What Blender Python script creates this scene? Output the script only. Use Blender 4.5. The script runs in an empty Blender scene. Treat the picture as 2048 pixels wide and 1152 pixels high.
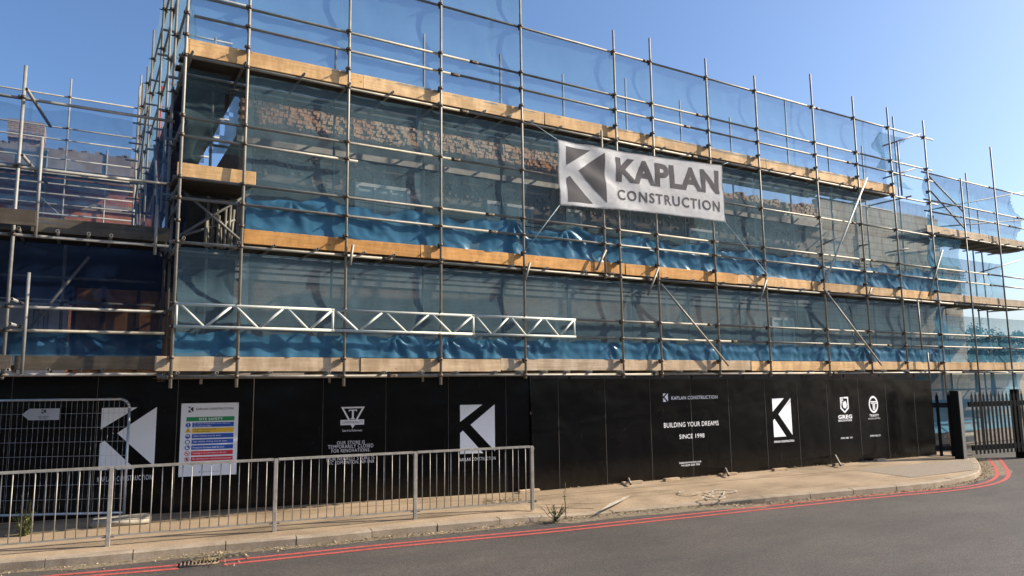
import bpy, bmesh, math, random
from mathutils import Vector, Matrix, noise
random.seed(7)
sc = bpy.context.scene
C = sc.collection
R = math.radians

# ------------------------------------------------------------------ camera, sky, sun, exposure
FOC, CX, CY, EYE = 1465.76, 1024.0, 576.0, 2.15
YAW, PITCH, ROLL = 0.533354, 0.129402, -0.012281
F_ = Vector((math.sin(YAW)*math.cos(PITCH), math.cos(YAW)*math.cos(PITCH), math.sin(PITCH)))
r0 = Vector((math.cos(YAW), -math.sin(YAW), 0)); u0 = r0.cross(F_)
R_ = r0*math.cos(ROLL)+u0*math.sin(ROLL); U_ = -r0*math.sin(ROLL)+u0*math.cos(ROLL)
cd = bpy.data.cameras.new('camera'); cam = bpy.data.objects.new('camera', cd); C.objects.link(cam)
cd.sensor_width = 36; cd.lens = FOC*36/2048; cd.clip_end = 3000; cd.clip_start = 0.05
m = Matrix((R_, U_, -F_)).transposed().to_4x4(); m.translation = (0, 0, EYE); cam.matrix_world = m
sc.camera = cam

SUN_AZ, SUN_EL = R(21), R(31)          # angle in front of the facade line (from +X towards -Y), elevation
sd = Vector((math.cos(SUN_EL)*math.cos(SUN_AZ), -math.cos(SUN_EL)*math.sin(SUN_AZ), math.sin(SUN_EL)))
w = bpy.data.worlds.new("World"); sc.world = w; w.use_nodes = True
nt = w.node_tree; bg = nt.nodes['Background']
sky = nt.nodes.new('ShaderNodeTexSky'); sky.sky_type = 'NISHITA'; sky.sun_disc = False
sky.sun_elevation = SUN_EL; sky.sun_rotation = R(90)+SUN_AZ
sky.air_density = 1.0; sky.dust_density = 2.6; sky.ozone_density = 6.5; sky.altitude = 30
nt.links.new(sky.outputs[0], bg.inputs[0]); bg.inputs[1].default_value = 0.112
sl = bpy.data.lights.new('sun', 'SUN'); sl.energy = 5.0; sl.angle = R(0.5); sl.color = (1.0, 0.88, 0.72)
so = bpy.data.objects.new('sun', sl); C.objects.link(so)
so.rotation_euler = sd.to_track_quat('Z', 'Y').to_euler(); so.location = (30, -10, 25)
vs = sc.view_settings; vs.view_transform = 'Standard'; vs.look = 'None'; vs.exposure = 0.85; vs.gamma = 1
sc.cycles.transparent_max_bounces = 24; sc.cycles.max_bounces = 8

# ------------------------------------------------------------------ pixel helpers (2048 x 1152 photograph -> real planes)
O_ = Vector((0, 0, EYE))
def ray(x, y): return R_*((x-CX)/FOC) - U_*((y-CY)/FOC) + F_
def at(x, y, Y): d = ray(x, y); return O_ + d*(Y/d.y)
def gnd(x, y, z=0.0): d = ray(x, y); return O_ + d*((z-EYE)/d.z)
def hit(x, y, A, B):
    d = ray(x, y); e = B-A; n = Vector((-e.y, e.x)); t = n.dot(A)/(n.x*d.x+n.y*d.y); return O_ + d*t

# ------------------------------------------------------------------ materials
def mat(name, col=(.5, .5, .5), rough=.6, metal=0.0, spec=.5):
    m = bpy.data.materials.new(name); m.use_nodes = True
    b = m.node_tree.nodes['Principled BSDF']
    b.inputs['Base Color'].default_value = (*col, 1); b.inputs['Roughness'].default_value = rough
    b.inputs['Metallic'].default_value = metal; b.inputs['Specular IOR Level'].default_value = spec
    return m
def N(m, t, **k):
    n = m.node_tree.nodes.new(t)
    for a, v in k.items(): setattr(n, a, v)
    return n
def L(m, a, b): m.node_tree.links.new(a, b)
def B(m): return m.node_tree.nodes['Principled BSDF']
def coords(m, scale=(1, 1, 1), kind='Object', rot=(0, 0, 0)):
    t = N(m, 'ShaderNodeTexCoord'); mp = N(m, 'ShaderNodeMapping'); mp.inputs['Scale'].default_value = scale
    mp.inputs['Rotation'].default_value = rot; L(m, t.outputs[kind], mp.inputs[0]); return mp.outputs[0]
def nz(m, vec, scale, detail=6, rough=.6):
    n = N(m, 'ShaderNodeTexNoise'); n.inputs['Scale'].default_value = scale; n.inputs['Detail'].default_value = detail
    n.inputs['Roughness'].default_value = rough; L(m, vec, n.inputs['Vector']); return n.outputs['Fac']
def ramp(m, fac, stops):
    r = N(m, 'ShaderNodeValToRGB'); e = r.color_ramp.elements
    while len(e) < len(stops): e.new(.5)
    for el, (p, c) in zip(e, stops): el.position = p; el.color = (*c, 1) if len(c) == 3 else c
    L(m, fac, r.inputs[0]); return r.outputs[0]
def mix(m, fac, a, b, mode='MIX'):
    x = N(m, 'ShaderNodeMix', data_type='RGBA', blend_type=mode)
    for s, v in ((x.inputs[0], fac), (x.inputs[6], a), (x.inputs[7], b)):
        if hasattr(v, 'is_linked') or hasattr(v, 'links'): L(m, v, s)
        elif isinstance(v, tuple): s.default_value = (*v, 1)
        else: s.default_value = v
    return x.outputs[2]
def bump(m, h, st=.3, dist=.01):
    b = N(m, 'ShaderNodeBump'); b.inputs['Strength'].default_value = st; b.inputs['Distance'].default_value = dist
    L(m, h, b.inputs['Height']); L(m, b.outputs[0], B(m).inputs['Normal'])
def noisy(name, c0, c1, scale=6, rough=.8, metal=0, bs=.2, bd=.005, sc3=(1, 1, 1), spec=.3, lo=.35, hi=.65, fine=None):
    m = mat(name, c0, rough, metal, spec); v = coords(m, sc3); f = nz(m, v, scale)
    col = ramp(m, f, [(lo, c0), (hi, c1)])
    if fine:
        g = nz(m, v, fine[0], 3, .7); col = mix(m, fine[1], col, ramp(m, g, [(.3, (.25, .25, .25)), (.7, (1, 1, 1))]), 'MULTIPLY'); f = g
    L(m, col, B(m).inputs['Base Color'])
    if bs: bump(m, f, bs, bd)
    return m

def tube_mat(name, c0, c1, metal=.55, rough=.42):
    m = mat(name, c0, rough, metal, .5); v = coords(m, (1, 1, 1))
    f = nz(m, v, 5, 8, .7); oi = N(m, 'ShaderNodeObjectInfo')
    col = ramp(m, f, [(.3, c0), (.7, c1)])
    rn = ramp(m, oi.outputs['Random'], [(0, (.55, .55, .55)), (.35, (1, 1, 1)), (1, (.85, .83, .78))])
    col = mix(m, 1.0, col, rn, 'MULTIPLY')
    rust = ramp(m, nz(m, v, 2.2, 8, .75), [(.62, (0, 0, 0)), (.74, (1, 1, 1))])
    sep = N(m, 'ShaderNodeSeparateColor'); L(m, rust, sep.inputs[0])
    mm = N(m, 'ShaderNodeMath', operation='MULTIPLY'); mm.inputs[1].default_value = .45; L(m, sep.outputs[0], mm.inputs[0])
    col = mix(m, mm.outputs[0], col, (.20, .13, .08))
    L(m, col, B(m).inputs['Base Color']); bump(m, f, .15, .003)
    return m
M = {}
M['tube'] = tube_mat('galvanised_tube', (.20, .185, .15), (.38, .35, .29), .25, .55)
M['tube_dull'] = tube_mat('weathered_tube', (.20, .20, .19), (.34, .33, .31), .25, .6)
M['tube_white'] = tube_mat('aluminium_beam', (.52, .56, .50), (.68, .70, .64), .1, .6)
M['tube_red'] = mat('red_painted_tube', (.35, .03, .04), .5)
M['steel'] = noisy('dark_steel_coupler', (.05, .045, .04), (.16, .12, .085), 30, .55, .5, 0)
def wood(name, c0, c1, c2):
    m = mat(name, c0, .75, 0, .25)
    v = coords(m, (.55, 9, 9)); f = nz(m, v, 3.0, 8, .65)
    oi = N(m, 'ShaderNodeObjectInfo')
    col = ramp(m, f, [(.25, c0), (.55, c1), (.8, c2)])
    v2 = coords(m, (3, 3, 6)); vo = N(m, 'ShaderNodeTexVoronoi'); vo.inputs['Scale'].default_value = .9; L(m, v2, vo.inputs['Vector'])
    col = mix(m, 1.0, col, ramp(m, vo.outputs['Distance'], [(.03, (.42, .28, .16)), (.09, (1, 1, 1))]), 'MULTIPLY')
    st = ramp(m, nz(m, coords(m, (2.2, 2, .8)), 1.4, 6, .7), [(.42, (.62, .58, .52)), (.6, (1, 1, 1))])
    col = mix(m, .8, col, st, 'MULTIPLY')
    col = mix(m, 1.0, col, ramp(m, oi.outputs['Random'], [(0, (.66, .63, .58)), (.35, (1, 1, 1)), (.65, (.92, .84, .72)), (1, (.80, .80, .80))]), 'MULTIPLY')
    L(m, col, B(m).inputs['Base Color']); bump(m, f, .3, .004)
    return m
M['wood_new'] = wood('new_orange_timber', (.50, .24, .07), (.68, .36, .12), (.80, .47, .19))
M['wood_mid'] = wood('tan_timber', (.56, .36, .17), (.76, .52, .28), (.86, .64, .38))
M['wood_pale'] = wood('pale_timber', (.40, .31, .21), (.56, .45, .33), (.66, .56, .44))
M['wood_old'] = wood('grey_old_timber', (.06, .052, .042), (.105, .088, .07), (.15, .13, .105))  # old grey boards, base colour darkened further to carry shade
M['ply'] = wood('plywood_sheet', (.34, .18, .09), (.46, .26, .14), (.54, .32, .17))

def net_mat(name, c0, c1, op0, op1, gloss=.0, crz=1.0):
    m = bpy.data.materials.new(name); m.use_nodes = True; t = m.node_tree; t.nodes.remove(t.nodes['Principled BSDF'])
    out = t.nodes['Material Output']
    v = coords(m, (1, 1, 1)); f = nz(m, v, 1.6, 7, .6)
    col = ramp(m, f, [(.3, c0), (.7, c1)])
    d = N(m, 'ShaderNodeBsdfDiffuse'); L(m, col, d.inputs[0])
    tr = N(m, 'ShaderNodeBsdfTranslucent'); L(m, col, tr.inputs[0])
    a = N(m, 'ShaderNodeMixShader'); a.inputs[0].default_value = .45; L(m, d.outputs[0], a.inputs[1]); L(m, tr.outputs[0], a.inputs[2])
    last = a
    if gloss:
        g = N(m, 'ShaderNodeBsdfGlossy'); g.inputs['Roughness'].default_value = .28; g.inputs[0].default_value = (.8, .9, 1, 1)
        fr = N(m, 'ShaderNodeFresnel'); fr.inputs[0].default_value = 1.4
        mm = N(m, 'ShaderNodeMath', operation='MULTIPLY'); mm.inputs[1].default_value = gloss; L(m, fr.outputs[0], mm.inputs[0])
        b = N(m, 'ShaderNodeMixShader'); L(m, mm.outputs[0], b.inputs[0]); L(m, a.outputs[0], b.inputs[1]); L(m, g.outputs[0], b.inputs[2]); last = b
    tp = N(m, 'ShaderNodeBsdfTransparent')
    s = N(m, 'ShaderNodeMixShader')
    mr = N(m, 'ShaderNodeMapRange'); mr.inputs[1].default_value = .3; mr.inputs[2].default_value = .7
    mr.inputs[3].default_value = op0; mr.inputs[4].default_value = op1
    L(m, nz(m, coords(m, (1, 1, 3.5)), 1.1, 6, .65), mr.inputs[0]); 
    sx = N(m, 'ShaderNodeSeparateXYZ'); tc = N(m, 'ShaderNodeTexCoord'); L(m, tc.outputs['Object'], sx.inputs[0])
    def mth(op, a, b):
        k = N(m, 'ShaderNodeMath', operation=op)
        for i_, q in enumerate((a, b)):
            if isinstance(q, (int, float)): k.inputs[i_].default_value = q
            else: L(m, q, k.inputs[i_])
        return k.outputs[0]
    lap = mth('LESS_THAN', mth('PINGPONG', mth('ADD', sx.outputs[0], .7), 1.5), .05)
    cr = N(m, 'ShaderNodeMapRange'); cr.inputs[1].default_value = .35; cr.inputs[2].default_value = .72; cr.inputs[3].default_value = -.05*crz; cr.inputs[4].default_value = .10*crz
    L(m, nz(m, coords(m, (3.2, 1, .8), rot=(0, R(22), 0)), 2.4, 5, .6), cr.inputs[0])
    op = mth('ADD', mth('ADD', mr.outputs[0], mth('MULTIPLY', lap, .16)), cr.outputs[0]); L(m, mth('MINIMUM', op, .96), s.inputs[0])
    L(m, tp.outputs[0], s.inputs[1]); L(m, last.outputs[0], s.inputs[2]); L(m, s.outputs[0], out.inputs[0])
    return m
M['net'] = net_mat('teal_debris_netting', (.135, .235, .285), (.17, .28, .335), .43, .52, 0, .8)
M['net_right'] = net_mat('light_blue_debris_netting', (.12, .34, .46), (.15, .38, .52), .44, .54, 0, .5)
M['net_lower'] = net_mat('bright_blue_lower_netting', (.13, .36, .50), (.18, .42, .57), .60, .74, 0, .6)
M['net_grey'] = net_mat('grey_green_debris_netting', (.06, .10, .11), (.09, .14, .15), .62, .72)
M['net_sky'] = net_mat('upper_debris_netting', (.16, .335, .50), (.19, .37, .54), .38, .44, 0, .25)
M['net_faint'] = net_mat('faint_debris_netting', (.055, .17, .34), (.075, .21, .40), .24, .30, 0, .3)
M['net_dense'] = net_mat('folded_blue_netting', (.05, .175, .29), (.08, .235, .375), .80, .92, .4)
M['net_dark'] = net_mat('deep_blue_netting', (.008, .018, .05), (.012, .028, .07), .44, .56)  # blue netting with shade put into its colour

M['asphalt'] = None
m = mat('road_asphalt', (.09, .085, .08), .72, 0, .35); v = coords(m)
big = ramp(m, nz(m, v, .35, 6, .6), [(.3, (.082, .073, .064)), (.7, (.116, .104, .090))])
gr = ramp(m, nz(m, v, 55, 4, .8), [(.33, (.35, .35, .35)), (.5, (.95, .95, .95)), (.68, (1.75, 1.7, 1.6))])
vo = N(m, 'ShaderNodeTexVoronoi'); vo.inputs['Scale'].default_value = 110; L(m, v, vo.inputs['Vector'])
big = mix(m, .7, big, ramp(m, nz(m, coords(m, (.5, 1.6, 1), rot=(0, 0, R(8))), 1.1, 7, .7), [(.35, (.72, .72, .73)), (.62, (1.1, 1.08, 1.05))]), 'MULTIPLY')
col = mix(m, 1.0, big, gr, 'MULTIPLY')
col = mix(m, .35, col, mix(m, 1.0, col, vo.outputs['Color'], 'MULTIPLY'))
L(m, col, B(m).inputs['Base Color']); bump(m, vo.outputs['Distance'], .6, .006); M['asphalt'] = m
m = mat('pavement_tarmac', (.3, .25, .2), .9, 0, .2); v = coords(m)
c = ramp(m, nz(m, v, .55, 8, .65), [(.33, (.25, .19, .125)), (.52, (.37, .28, .185)), (.7, (.46, .355, .245))])
g = ramp(m, nz(m, v, 70, 3, .8), [(.35, (.5, .5, .5)), (.65, (1.25, 1.22, 1.18))])
c = mix(m, 1.0, c, g, 'MULTIPLY')
st = ramp(m, nz(m, coords(m, (.35, 1.8, 1)), 1.3, 6, .7), [(.52, (1, 1, 1)), (.68, (.58, .57, .55))])
c = mix(m, 1.0, c, st, 'MULTIPLY')
L(m, c, B(m).inputs['Base Color']); bump(m, nz(m, v, 60, 3, .7), .4, .006); M['pave'] = m
M['kerb'] = noisy('kerb_concrete', (.30, .235, .16), (.42, .34, .25), 3, .9, 0, .4, .006, fine=(60, .5))
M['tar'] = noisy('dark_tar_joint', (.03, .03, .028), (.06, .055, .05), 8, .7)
M['red'] = noisy('worn_red_paint', (.50, .085, .07), (.66, .14, .12), 9, .7, 0, .1, .002, lo=.3, hi=.7, fine=(38, .75))
M['white_paint'] = noisy('worn_white_paint', (.30, .25, .185), (.58, .53, .44), 16, .8, 0, 0)
m = mat('tactile_paving', (.4, .33, .24), .9); v = coords(m, (1, 1, 1))
bt = N(m, 'ShaderNodeTexBrick'); bt.offset = 0; bt.inputs['Scale'].default_value = 10; bt.inputs['Brick Width'].default_value = .9; bt.inputs['Row Height'].default_value = .9
bt.inputs['Mortar Size'].default_value = .16; bt.inputs['Color1'].default_value = (.40, .33, .24, 1); bt.inputs['Color2'].default_value = (.36, .29, .21, 1); bt.inputs['Mortar'].default_value = (.10, .08, .06, 1)
L(m, v, bt.inputs['Vector']); L(m, bt.outputs['Color'], B(m).inputs['Base Color']); bump(m, bt.outputs['Fac'], -.4, .006); M['tactile'] = m
M['grit'] = noisy('gutter_grit', (.17, .13, .085), (.30, .24, .16), 14, .95, 0, .6, .01, fine=(80, .6))
M['rust'] = noisy('rusty_iron', (.14, .10, .07), (.26, .19, .12), 20, .8, 0, .3, .004)
M['earth'] = noisy('dry_earth', (.16, .13, .09), (.24, .20, .14), 1.2, .95)

m = mat('black_gloss_panel', (.012, .012, .013), .22, 0, .32); v = coords(m)
dirt = ramp(m, nz(m, coords(m, (1, 1, .7)), 1.6, 8, .7), [(.45, (.003, .003, .0035)), (.78, (.011, .010, .009))])
sp = ramp(m, nz(m, v, 26, 2, .5), [(.73, (0, 0, 0)), (.77, (.06, .06, .06))])
sxyz = N(m, 'ShaderNodeSeparateXYZ'); L(m, v, sxyz.inputs[0])
mr_ = N(m, 'ShaderNodeMapRange'); mr_.inputs[1].default_value = .55; mr_.inputs[2].default_value = .0; mr_.inputs[3].default_value = 0; mr_.inputs[4].default_value = .62
L(m, sxyz.outputs[2], mr_.inputs[0]); pw = N(m, 'ShaderNodeMath', operation='MULTIPLY'); L(m, mr_.outputs[0], pw.inputs[0]); L(m, nz(m, coords(m, (2.5, 2.5, 1)), 2.2, 8, .75), pw.inputs[1])
dirt = mix(m, pw.outputs[0], dirt, (.075, .058, .042))
scr = ramp(m, nz(m, coords(m, (9, 9, .9), rot=(0, R(14), 0)), 2.0, 3, .5), [(.72, (0, 0, 0)), (.75, (.022, .021, .02))])
dirt = mix(m, 1.0, dirt, scr, 'ADD')
c = mix(m, 1.0, dirt, sp, 'ADD'); L(m, c, B(m).inputs['Base Color'])
rg = N(m, 'ShaderNodeMapRange'); rg.inputs[3].default_value = .08; rg.inputs[4].default_value = .30; L(m, nz(m, v, 2.2, 7, .7), rg.inputs[0]); L(m, rg.outputs[0], B(m).inputs['Roughness'])
bump(m, nz(m, v, 1.1, 2, .5), .5, .06); M['hoard'] = m
M['seam'] = mat('pale_panel_edge', (.13, .12, .11), .7)
M['vinyl'] = noisy('white_vinyl', (.82, .82, .83), (.86, .86, .87), 4, .45, 0, 0)
M['vinyl_dim'] = mat('grey_white_vinyl', (.78, .78, .80), .5)
M['sign_white'] = mat('white_sign_sheet', (.84, .84, .86), .35)
M['ink'] = mat('black_ink', (.015, .015, .02), .5)
M['blue'] = mat('safety_blue', (.012, .085, .44), .45); M['green'] = mat('safety_green', (.01, .27, .08), .45)
M['yellow'] = mat('safety_yellow', (.85, .52, .03), .45); M['sred'] = mat('safety_red', (.68, .012, .035), .45)
M['rail'] = noisy('galvanised_guardrail', (.26, .24, .205), (.38, .35, .30), 12, .5, .35, .1, .002)
M['heras'] = noisy('galvanised_fence_tube', (.46, .48, .50), (.60, .62, .64), 10, .4, .5, 0)
M['block'] = noisy('fence_foot_concrete', (.26, .23, .18), (.38, .34, .27), 9, .9, 0, .5, .006)
M['black'] = mat('black_powder_coat', (.006, .007, .007), .5, 0, .25)
M['grey_post'] = mat('grey_post_face', (.10, .105, .10), .6)
m = mat('banner_vinyl', (.70, .69, .68), .8, 0, .1); v = coords(m)
L(m, ramp(m, nz(m, v, 1.3, 6, .6), [(.3, (.80, .79, .78)), (.7, (.86, .855, .85))]), B(m).inputs['Base Color']); M['banner'] = m
M['banner_ink'] = mat('banner_black_print', (.085, .08, .082), .8, 0, .1)
M['rope'] = mat('pale_blue_rope', (.35, .45, .50), .8)
M['cable'] = mat('black_cable', (.02, .02, .02), .6)
def brick(name, c1, c2, mo, sc_=1.0, bw=.225, rh=.075, ms=.012, bs=.6, rot=(R(90), 0, 0), stain=.6):
    m = mat(name, c1, .92, 0, .15); v = coords(m, (1, 1, 1), rot=rot)
    b = N(m, 'ShaderNodeTexBrick'); b.inputs['Scale'].default_value = sc_; b.inputs['Brick Width'].default_value = bw; b.inputs['Row Height'].default_value = rh
    b.inputs['Mortar Size'].default_value = ms; b.inputs['Color1'].default_value = (*c1, 1); b.inputs['Color2'].default_value = (*c2, 1); b.inputs['Mortar'].default_value = (*mo, 1)
    L(m, v, b.inputs['Vector']); n = nz(m, coords(m), 1.1, 8, .7)
    c = mix(m, stain, b.outputs['Color'], ramp(m, n, [(.3, (.45, .43, .42)), (.7, (1.25, 1.2, 1.15))]), 'MULTIPLY')
    L(m, c, B(m).inputs['Base Color'])
    a = N(m, 'ShaderNodeMath', operation='ADD'); L(m, b.outputs['Fac'], a.inputs[0]); f2 = nz(m, coords(m), 25, 4, .7); L(m, f2, a.inputs[1])
    bump(m, f2, bs, .02); return m
M['wall'] = brick('grimy_brick_wall', (.20, .16, .13), (.28, .23, .18), (.24, .22, .20), bs=.5)
m = noisy('broken_tan_brick', (.46, .30, .18), (.68, .50, .34), 7, .95, 0, .8, .02, fine=(30, .4)); M['brick_raw'] = m
l_ = B(m).inputs['Base Color'].links[0].from_socket
L(m, mix(m, ramp(m, nz(m, coords(m, (1, 1, .5)), .9, 4, .6), [(.50, (0, 0, 0)), (.60, (1, 1, 1))]), l_, mix(m, 1.0, l_, (.95, .70, .52), 'MULTIPLY')), B(m).inputs['Base Color'])
M['rough'] = noisy('hacked_render', (.20, .155, .12), (.38, .29, .21), 9, .95, 0, .6, .02)
M['brick_red'] = brick('red_brick_wall', (.32, .085, .045), (.44, .14, .07), (.22, .15, .12), bs=.9)
M['brick_red_side'] = brick('side_brick_wall', (.22, .16, .12), (.28, .20, .15), (.24, .22, .20), rot=(R(90), 0, R(90)))
M['chim'] = brick('chimney_brick', (.22, .12, .09), (.30, .18, .13), (.36, .31, .27), bs=1, ms=.02)
M['blockwork'] = brick('pale_concrete_block', (.38, .355, .30), (.45, .42, .36), (.25, .23, .20), bw=.44, rh=.215, ms=.012, bs=.3, stain=.3)
M['render'] = noisy('grey_render', (.36, .35, .32), (.52, .50, .45), 2.5, .9, 0, .4, .01)
M['parapet'] = noisy('dirty_parapet_render', (.16, .13, .11), (.27, .23, .20), 1.2, .9, 0, .5, .02)
M['fascia'] = noisy('grey_fascia_strip', (.22, .23, .23), (.30, .31, .31), 3, .8, 0, 0)
M['paint_white'] = noisy('off_white_paint', (.55, .56, .55), (.66, .66, .64), 4, .6, 0, 0)
M['glass'] = mat('window_glass', (.05, .07, .08), .08, 0, .8)
M['blind'] = mat('pale_window_board', (.42, .55, .56), .5)
M['leafdry'] = noisy('dry_leaf', (.20, .13, .06), (.52, .42, .27), 20, .9, 0, 0)
M['leaf'] = noisy('green_leaf', (.06, .09, .02), (.15, .17, .05), 12, .7, 0, 0)
M['leafdark'] = noisy('tree_leaf', (.03, .055, .025), (.08, .11, .05), 3, .8, 0, 0)
M['stem'] = mat('plant_stem', (.16, .13, .06), .8); M['deadstem'] = mat('dead_stem', (.035, .03, .025), .9)
M['bark'] = noisy('bark', (.06, .045, .03), (.12, .09, .06), 8, .9)

# ------------------------------------------------------------------ mesh helpers
def wo(p):
    v = Vector((0, 0, 0))
    while p: v += p.location; p = p.parent
    return v
def link(name, me, mt, parent=None):
    o = bpy.data.objects.new(name, me); C.objects.link(o)
    if mt: me.materials.append(mt)
    if parent: o.parent = parent; o.location = -wo(parent)
    return o
def obj(name, bm, mt, parent=None, smooth=False, recentre=True):
    me = bpy.data.meshes.new(name); bm.normal_update(); bm.to_mesh(me); bm.free()
    if smooth:
        for p in me.polygons: p.use_smooth = True
    o = link(name, me, mt, parent)
    if parent is None and recentre and me.vertices:
        xs = [v.co for v in me.vertices]; c = Vector(((min(v.x for v in xs)+max(v.x for v in xs))/2, (min(v.y for v in xs)+max(v.y for v in xs))/2, min(v.z for v in xs)))
        me.transform(Matrix.Translation(-c)); o.location = c
    return o
def thing(name, label, cat, loc=(0, 0, 0), group=None):
    o = bpy.data.objects.new(name, None); C.objects.link(o); o.location = loc; o.empty_display_size = .2
    return tag(o, label, cat, group)
def tag(o, label, cat, group=None, kind=None):
    o['label'] = label; o['category'] = cat
    if group: o['group'] = group
    if kind: o['kind'] = kind
    return o
def struct(name, bm, mt): o = obj(name, bm, mt, None, False, False); o['kind'] = 'structure'; return o
def nb(): return bmesh.new()
def box(bm, a, b, rot=None, mi=0):
    x0, y0, z0 = a; x1, y1, z1 = b
    v = [bm.verts.new(p) for p in ((x0, y0, z0), (x1, y0, z0), (x1, y1, z0), (x0, y1, z0), (x0, y0, z1), (x1, y0, z1), (x1, y1, z1), (x0, y1, z1))]
    for f in ((3, 2, 1, 0), (4, 5, 6, 7), (0, 1, 5, 4), (1, 2, 6, 5), (2, 3, 7, 6), (3, 0, 4, 7)): bm.faces.new([v[i] for i in f])
    if rot:
        c = Vector(((x0+x1)/2, (y0+y1)/2, (z0+z1)/2)); bmesh.ops.rotate(bm, verts=v, cent=c, matrix=rot)
    return v
def obox(bm, A, B_, z0, z1, t, off=0):
    """box along the ground line A-B (2-D points), thickness t behind it (positive = away from the camera)"""
    e = (B_-A).normalized(); n = Vector((-e.y, e.x))
    ps = [A+n*off, B_+n*off, B_+n*(off+t), A+n*(off+t)]
    v = [bm.verts.new((p.x, p.y, z)) for z in (z0, z1) for p in ps]
    for f in ((3, 2, 1, 0), (4, 5, 6, 7), (0, 1, 5, 4), (1, 2, 6, 5), (2, 3, 7, 6), (3, 0, 4, 7)): bm.faces.new([v[i] for i in f])
    return v
def tube(bm, a, b, r=.0242, n=10, hollow=True, r2=None):
    a, b = Vector(a), Vector(b); d = (b-a).normalized(); q = d.to_track_quat('Z', 'Y'); r2 = r2 or r
    def ring(c, rr): return [bm.verts.new(c+q@Vector((math.cos(2*math.pi*i/n)*rr, math.sin(2*math.pi*i/n)*rr, 0))) for i in range(n)]
    A, B_ = ring(a, r), ring(b, r2)
    def bridge(P, Q, fl=False):
        for i in range(n):
            j = (i+1) % n; f = [P[i], P[j], Q[j], Q[i]]; f = bm.faces.new(f[::-1] if fl else f); f.smooth = True
    bridge(A, B_)
    if hollow:
        A2, B2 = ring(a, r*.78), ring(b, r2*.78); A3, B3 = ring(a+d*.05, r*.74), ring(b-d*.05, r2*.74)
        bridge(A2, A); bridge(A3, A2); bridge(B_, B2); bridge(B2, B3)
        bm.faces.new(A3[::-1]); bm.faces.new(B3)
    else: bm.faces.new(A[::-1]); bm.faces.new(B_)
def tubeobj(name, a, b, mt, parent, r=.0242, n=10): bm = nb(); tube(bm, a, b, r, n); return obj(name, bm, mt, parent)
def path(bm, pts, r, n=5):
    for a, b in zip(pts, pts[1:]): tube(bm, a, b, r, n, False)
def poly(bm, pts):
    f = bm.faces.new([bm.verts.new(p) for p in pts]); return f
def fbm(p, o=3): return noise.fractal(Vector(p), 1.0, 2.0, o)

# coupler mesh (double coupler: two collars with bolts), shared; axis of the ledger along X, standard along Z
def coupler_mesh(name='coupler'):
    bm = nb()
    tube(bm, (0, 0, -.028), (0, 0, .028), .034, 10, False)
    tube(bm, (-.028, .055, 0), (.028, .055, 0), .034, 10, False)
    box(bm, (-.022, .005, -.026), (.022, .05, .026))
    box(bm, (-.062, -.018, -.016), (-.030, .012, .016)); tube(bm, (-.05, -.085, .0), (-.05, .01, .0), .0085, 6, False); tube(bm, (-.05, -.05, 0), (-.05, -.03, 0), .016, 6, False)
    box(bm, (-.018, .045, -.064), (.018, .075, -.030)); tube(bm, (0, .0, -.05), (0, .10, -.05), .0085, 6, False); tube(bm, (0, -.02, -.05), (0, .012, -.05), .015, 6, False)
    me = bpy.data.meshes.new(name); bm.to_mesh(me); bm.free(); me.materials.append(M['steel']); return me
COUP = coupler_mesh()
def couple(pts, parent, rotz=0.0, cap=100):
    off = wo(parent); pts = sorted(pts, key=lambda p: (Vector(p)-O_).length)
    for p in pts[:cap]:
        o = bpy.data.objects.new('coupler', COUP); C.objects.link(o); o.parent = parent; o.location = Vector(p)-off; o.rotation_euler = (0, 0, rotz)
    if len(pts) > cap:
        bm = nb()
        for p in pts[cap:]:
            k = len(bm.verts); bm.from_mesh(COUP); bm.verts.ensure_lookup_table(); bmesh.ops.translate(bm, verts=bm.verts[k:], vec=p)
        o = obj('coupler', bm, M['steel'], parent); o['kind'] = 'stuff'

D = 12.05                      # facade scaffold plane
YI = D+1.28                    # inner standards
YW = 13.88                     # building wall
def X_(px, py=745): return at(px, py, D).x
SX = [X_(341.7), X_(473.5), X_(687.7), X_(881.7), X_(1051.5), X_(1247.5), X_(1324.5), X_(1441), X_(1542.5), X_(1660.5), X_(1745.5), X_(1816.5), X_(1889.5)]
ST = [10.9, 10.8, 10.8, 10.8, 10.7, 9.87, 9.94, 9.84, 9.76, 10.27, 9.99, 9.97, 9.89]
XE = SX[-1]

def lengths(name, x0, x1, y, z, mt, parent, ln=6.0, sag=.006):
    """a run of scaffold tubes, each one length, joined by a sleeve"""
    x = x0; first = True
    while x < x1-.05:
        e = min(x1, x+(ln if not first else ln*random.uniform(.55, .95))); first = False
        if x1-e < .6: e = x1
        dz = random.uniform(-sag, sag)
        o = tubeobj(name, (x, y, z+dz), (e, y, z-dz), mt, parent)
        if e < x1:
            bm = nb(); tube(bm, (e-.09, y, z-dz), (e+.09, y, z-dz), .031, 10, False); box(bm, (e-.05, y-.045, z-dz-.02), (e+.05, y-.028, z-dz+.02)); obj('sleeve', bm, M['steel'], o)
        x = e
def boards(name, x0, x1, y, z, mts, parent, h=.225, t=.038, ln=3.9, tilt=.0):
    x = x0; first = True
    while x < x1-.02:
        e = min(x1, x+(ln if not first else ln*random.uniform(.6, .95))); first = False
        if x1-e < .5: e = x1
        j = random.uniform(-.012, .012); bm = nb(); v = box(bm, (x+.005, y+j*.8, z+j), (e-.005, y+t+j*.8, z+h+j))
        for q in v: q.co.z += random.uniform(-.006, .006); q.co.y += random.uniform(-.006, .006)
        bmesh.ops.bevel(bm, geom=bm.edges[:], offset=.004, segments=1, affect='EDGES')
        obj(name, bm, mts[0] if len(mts) == 1 else random.choice(mts), parent)
        x = e
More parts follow.
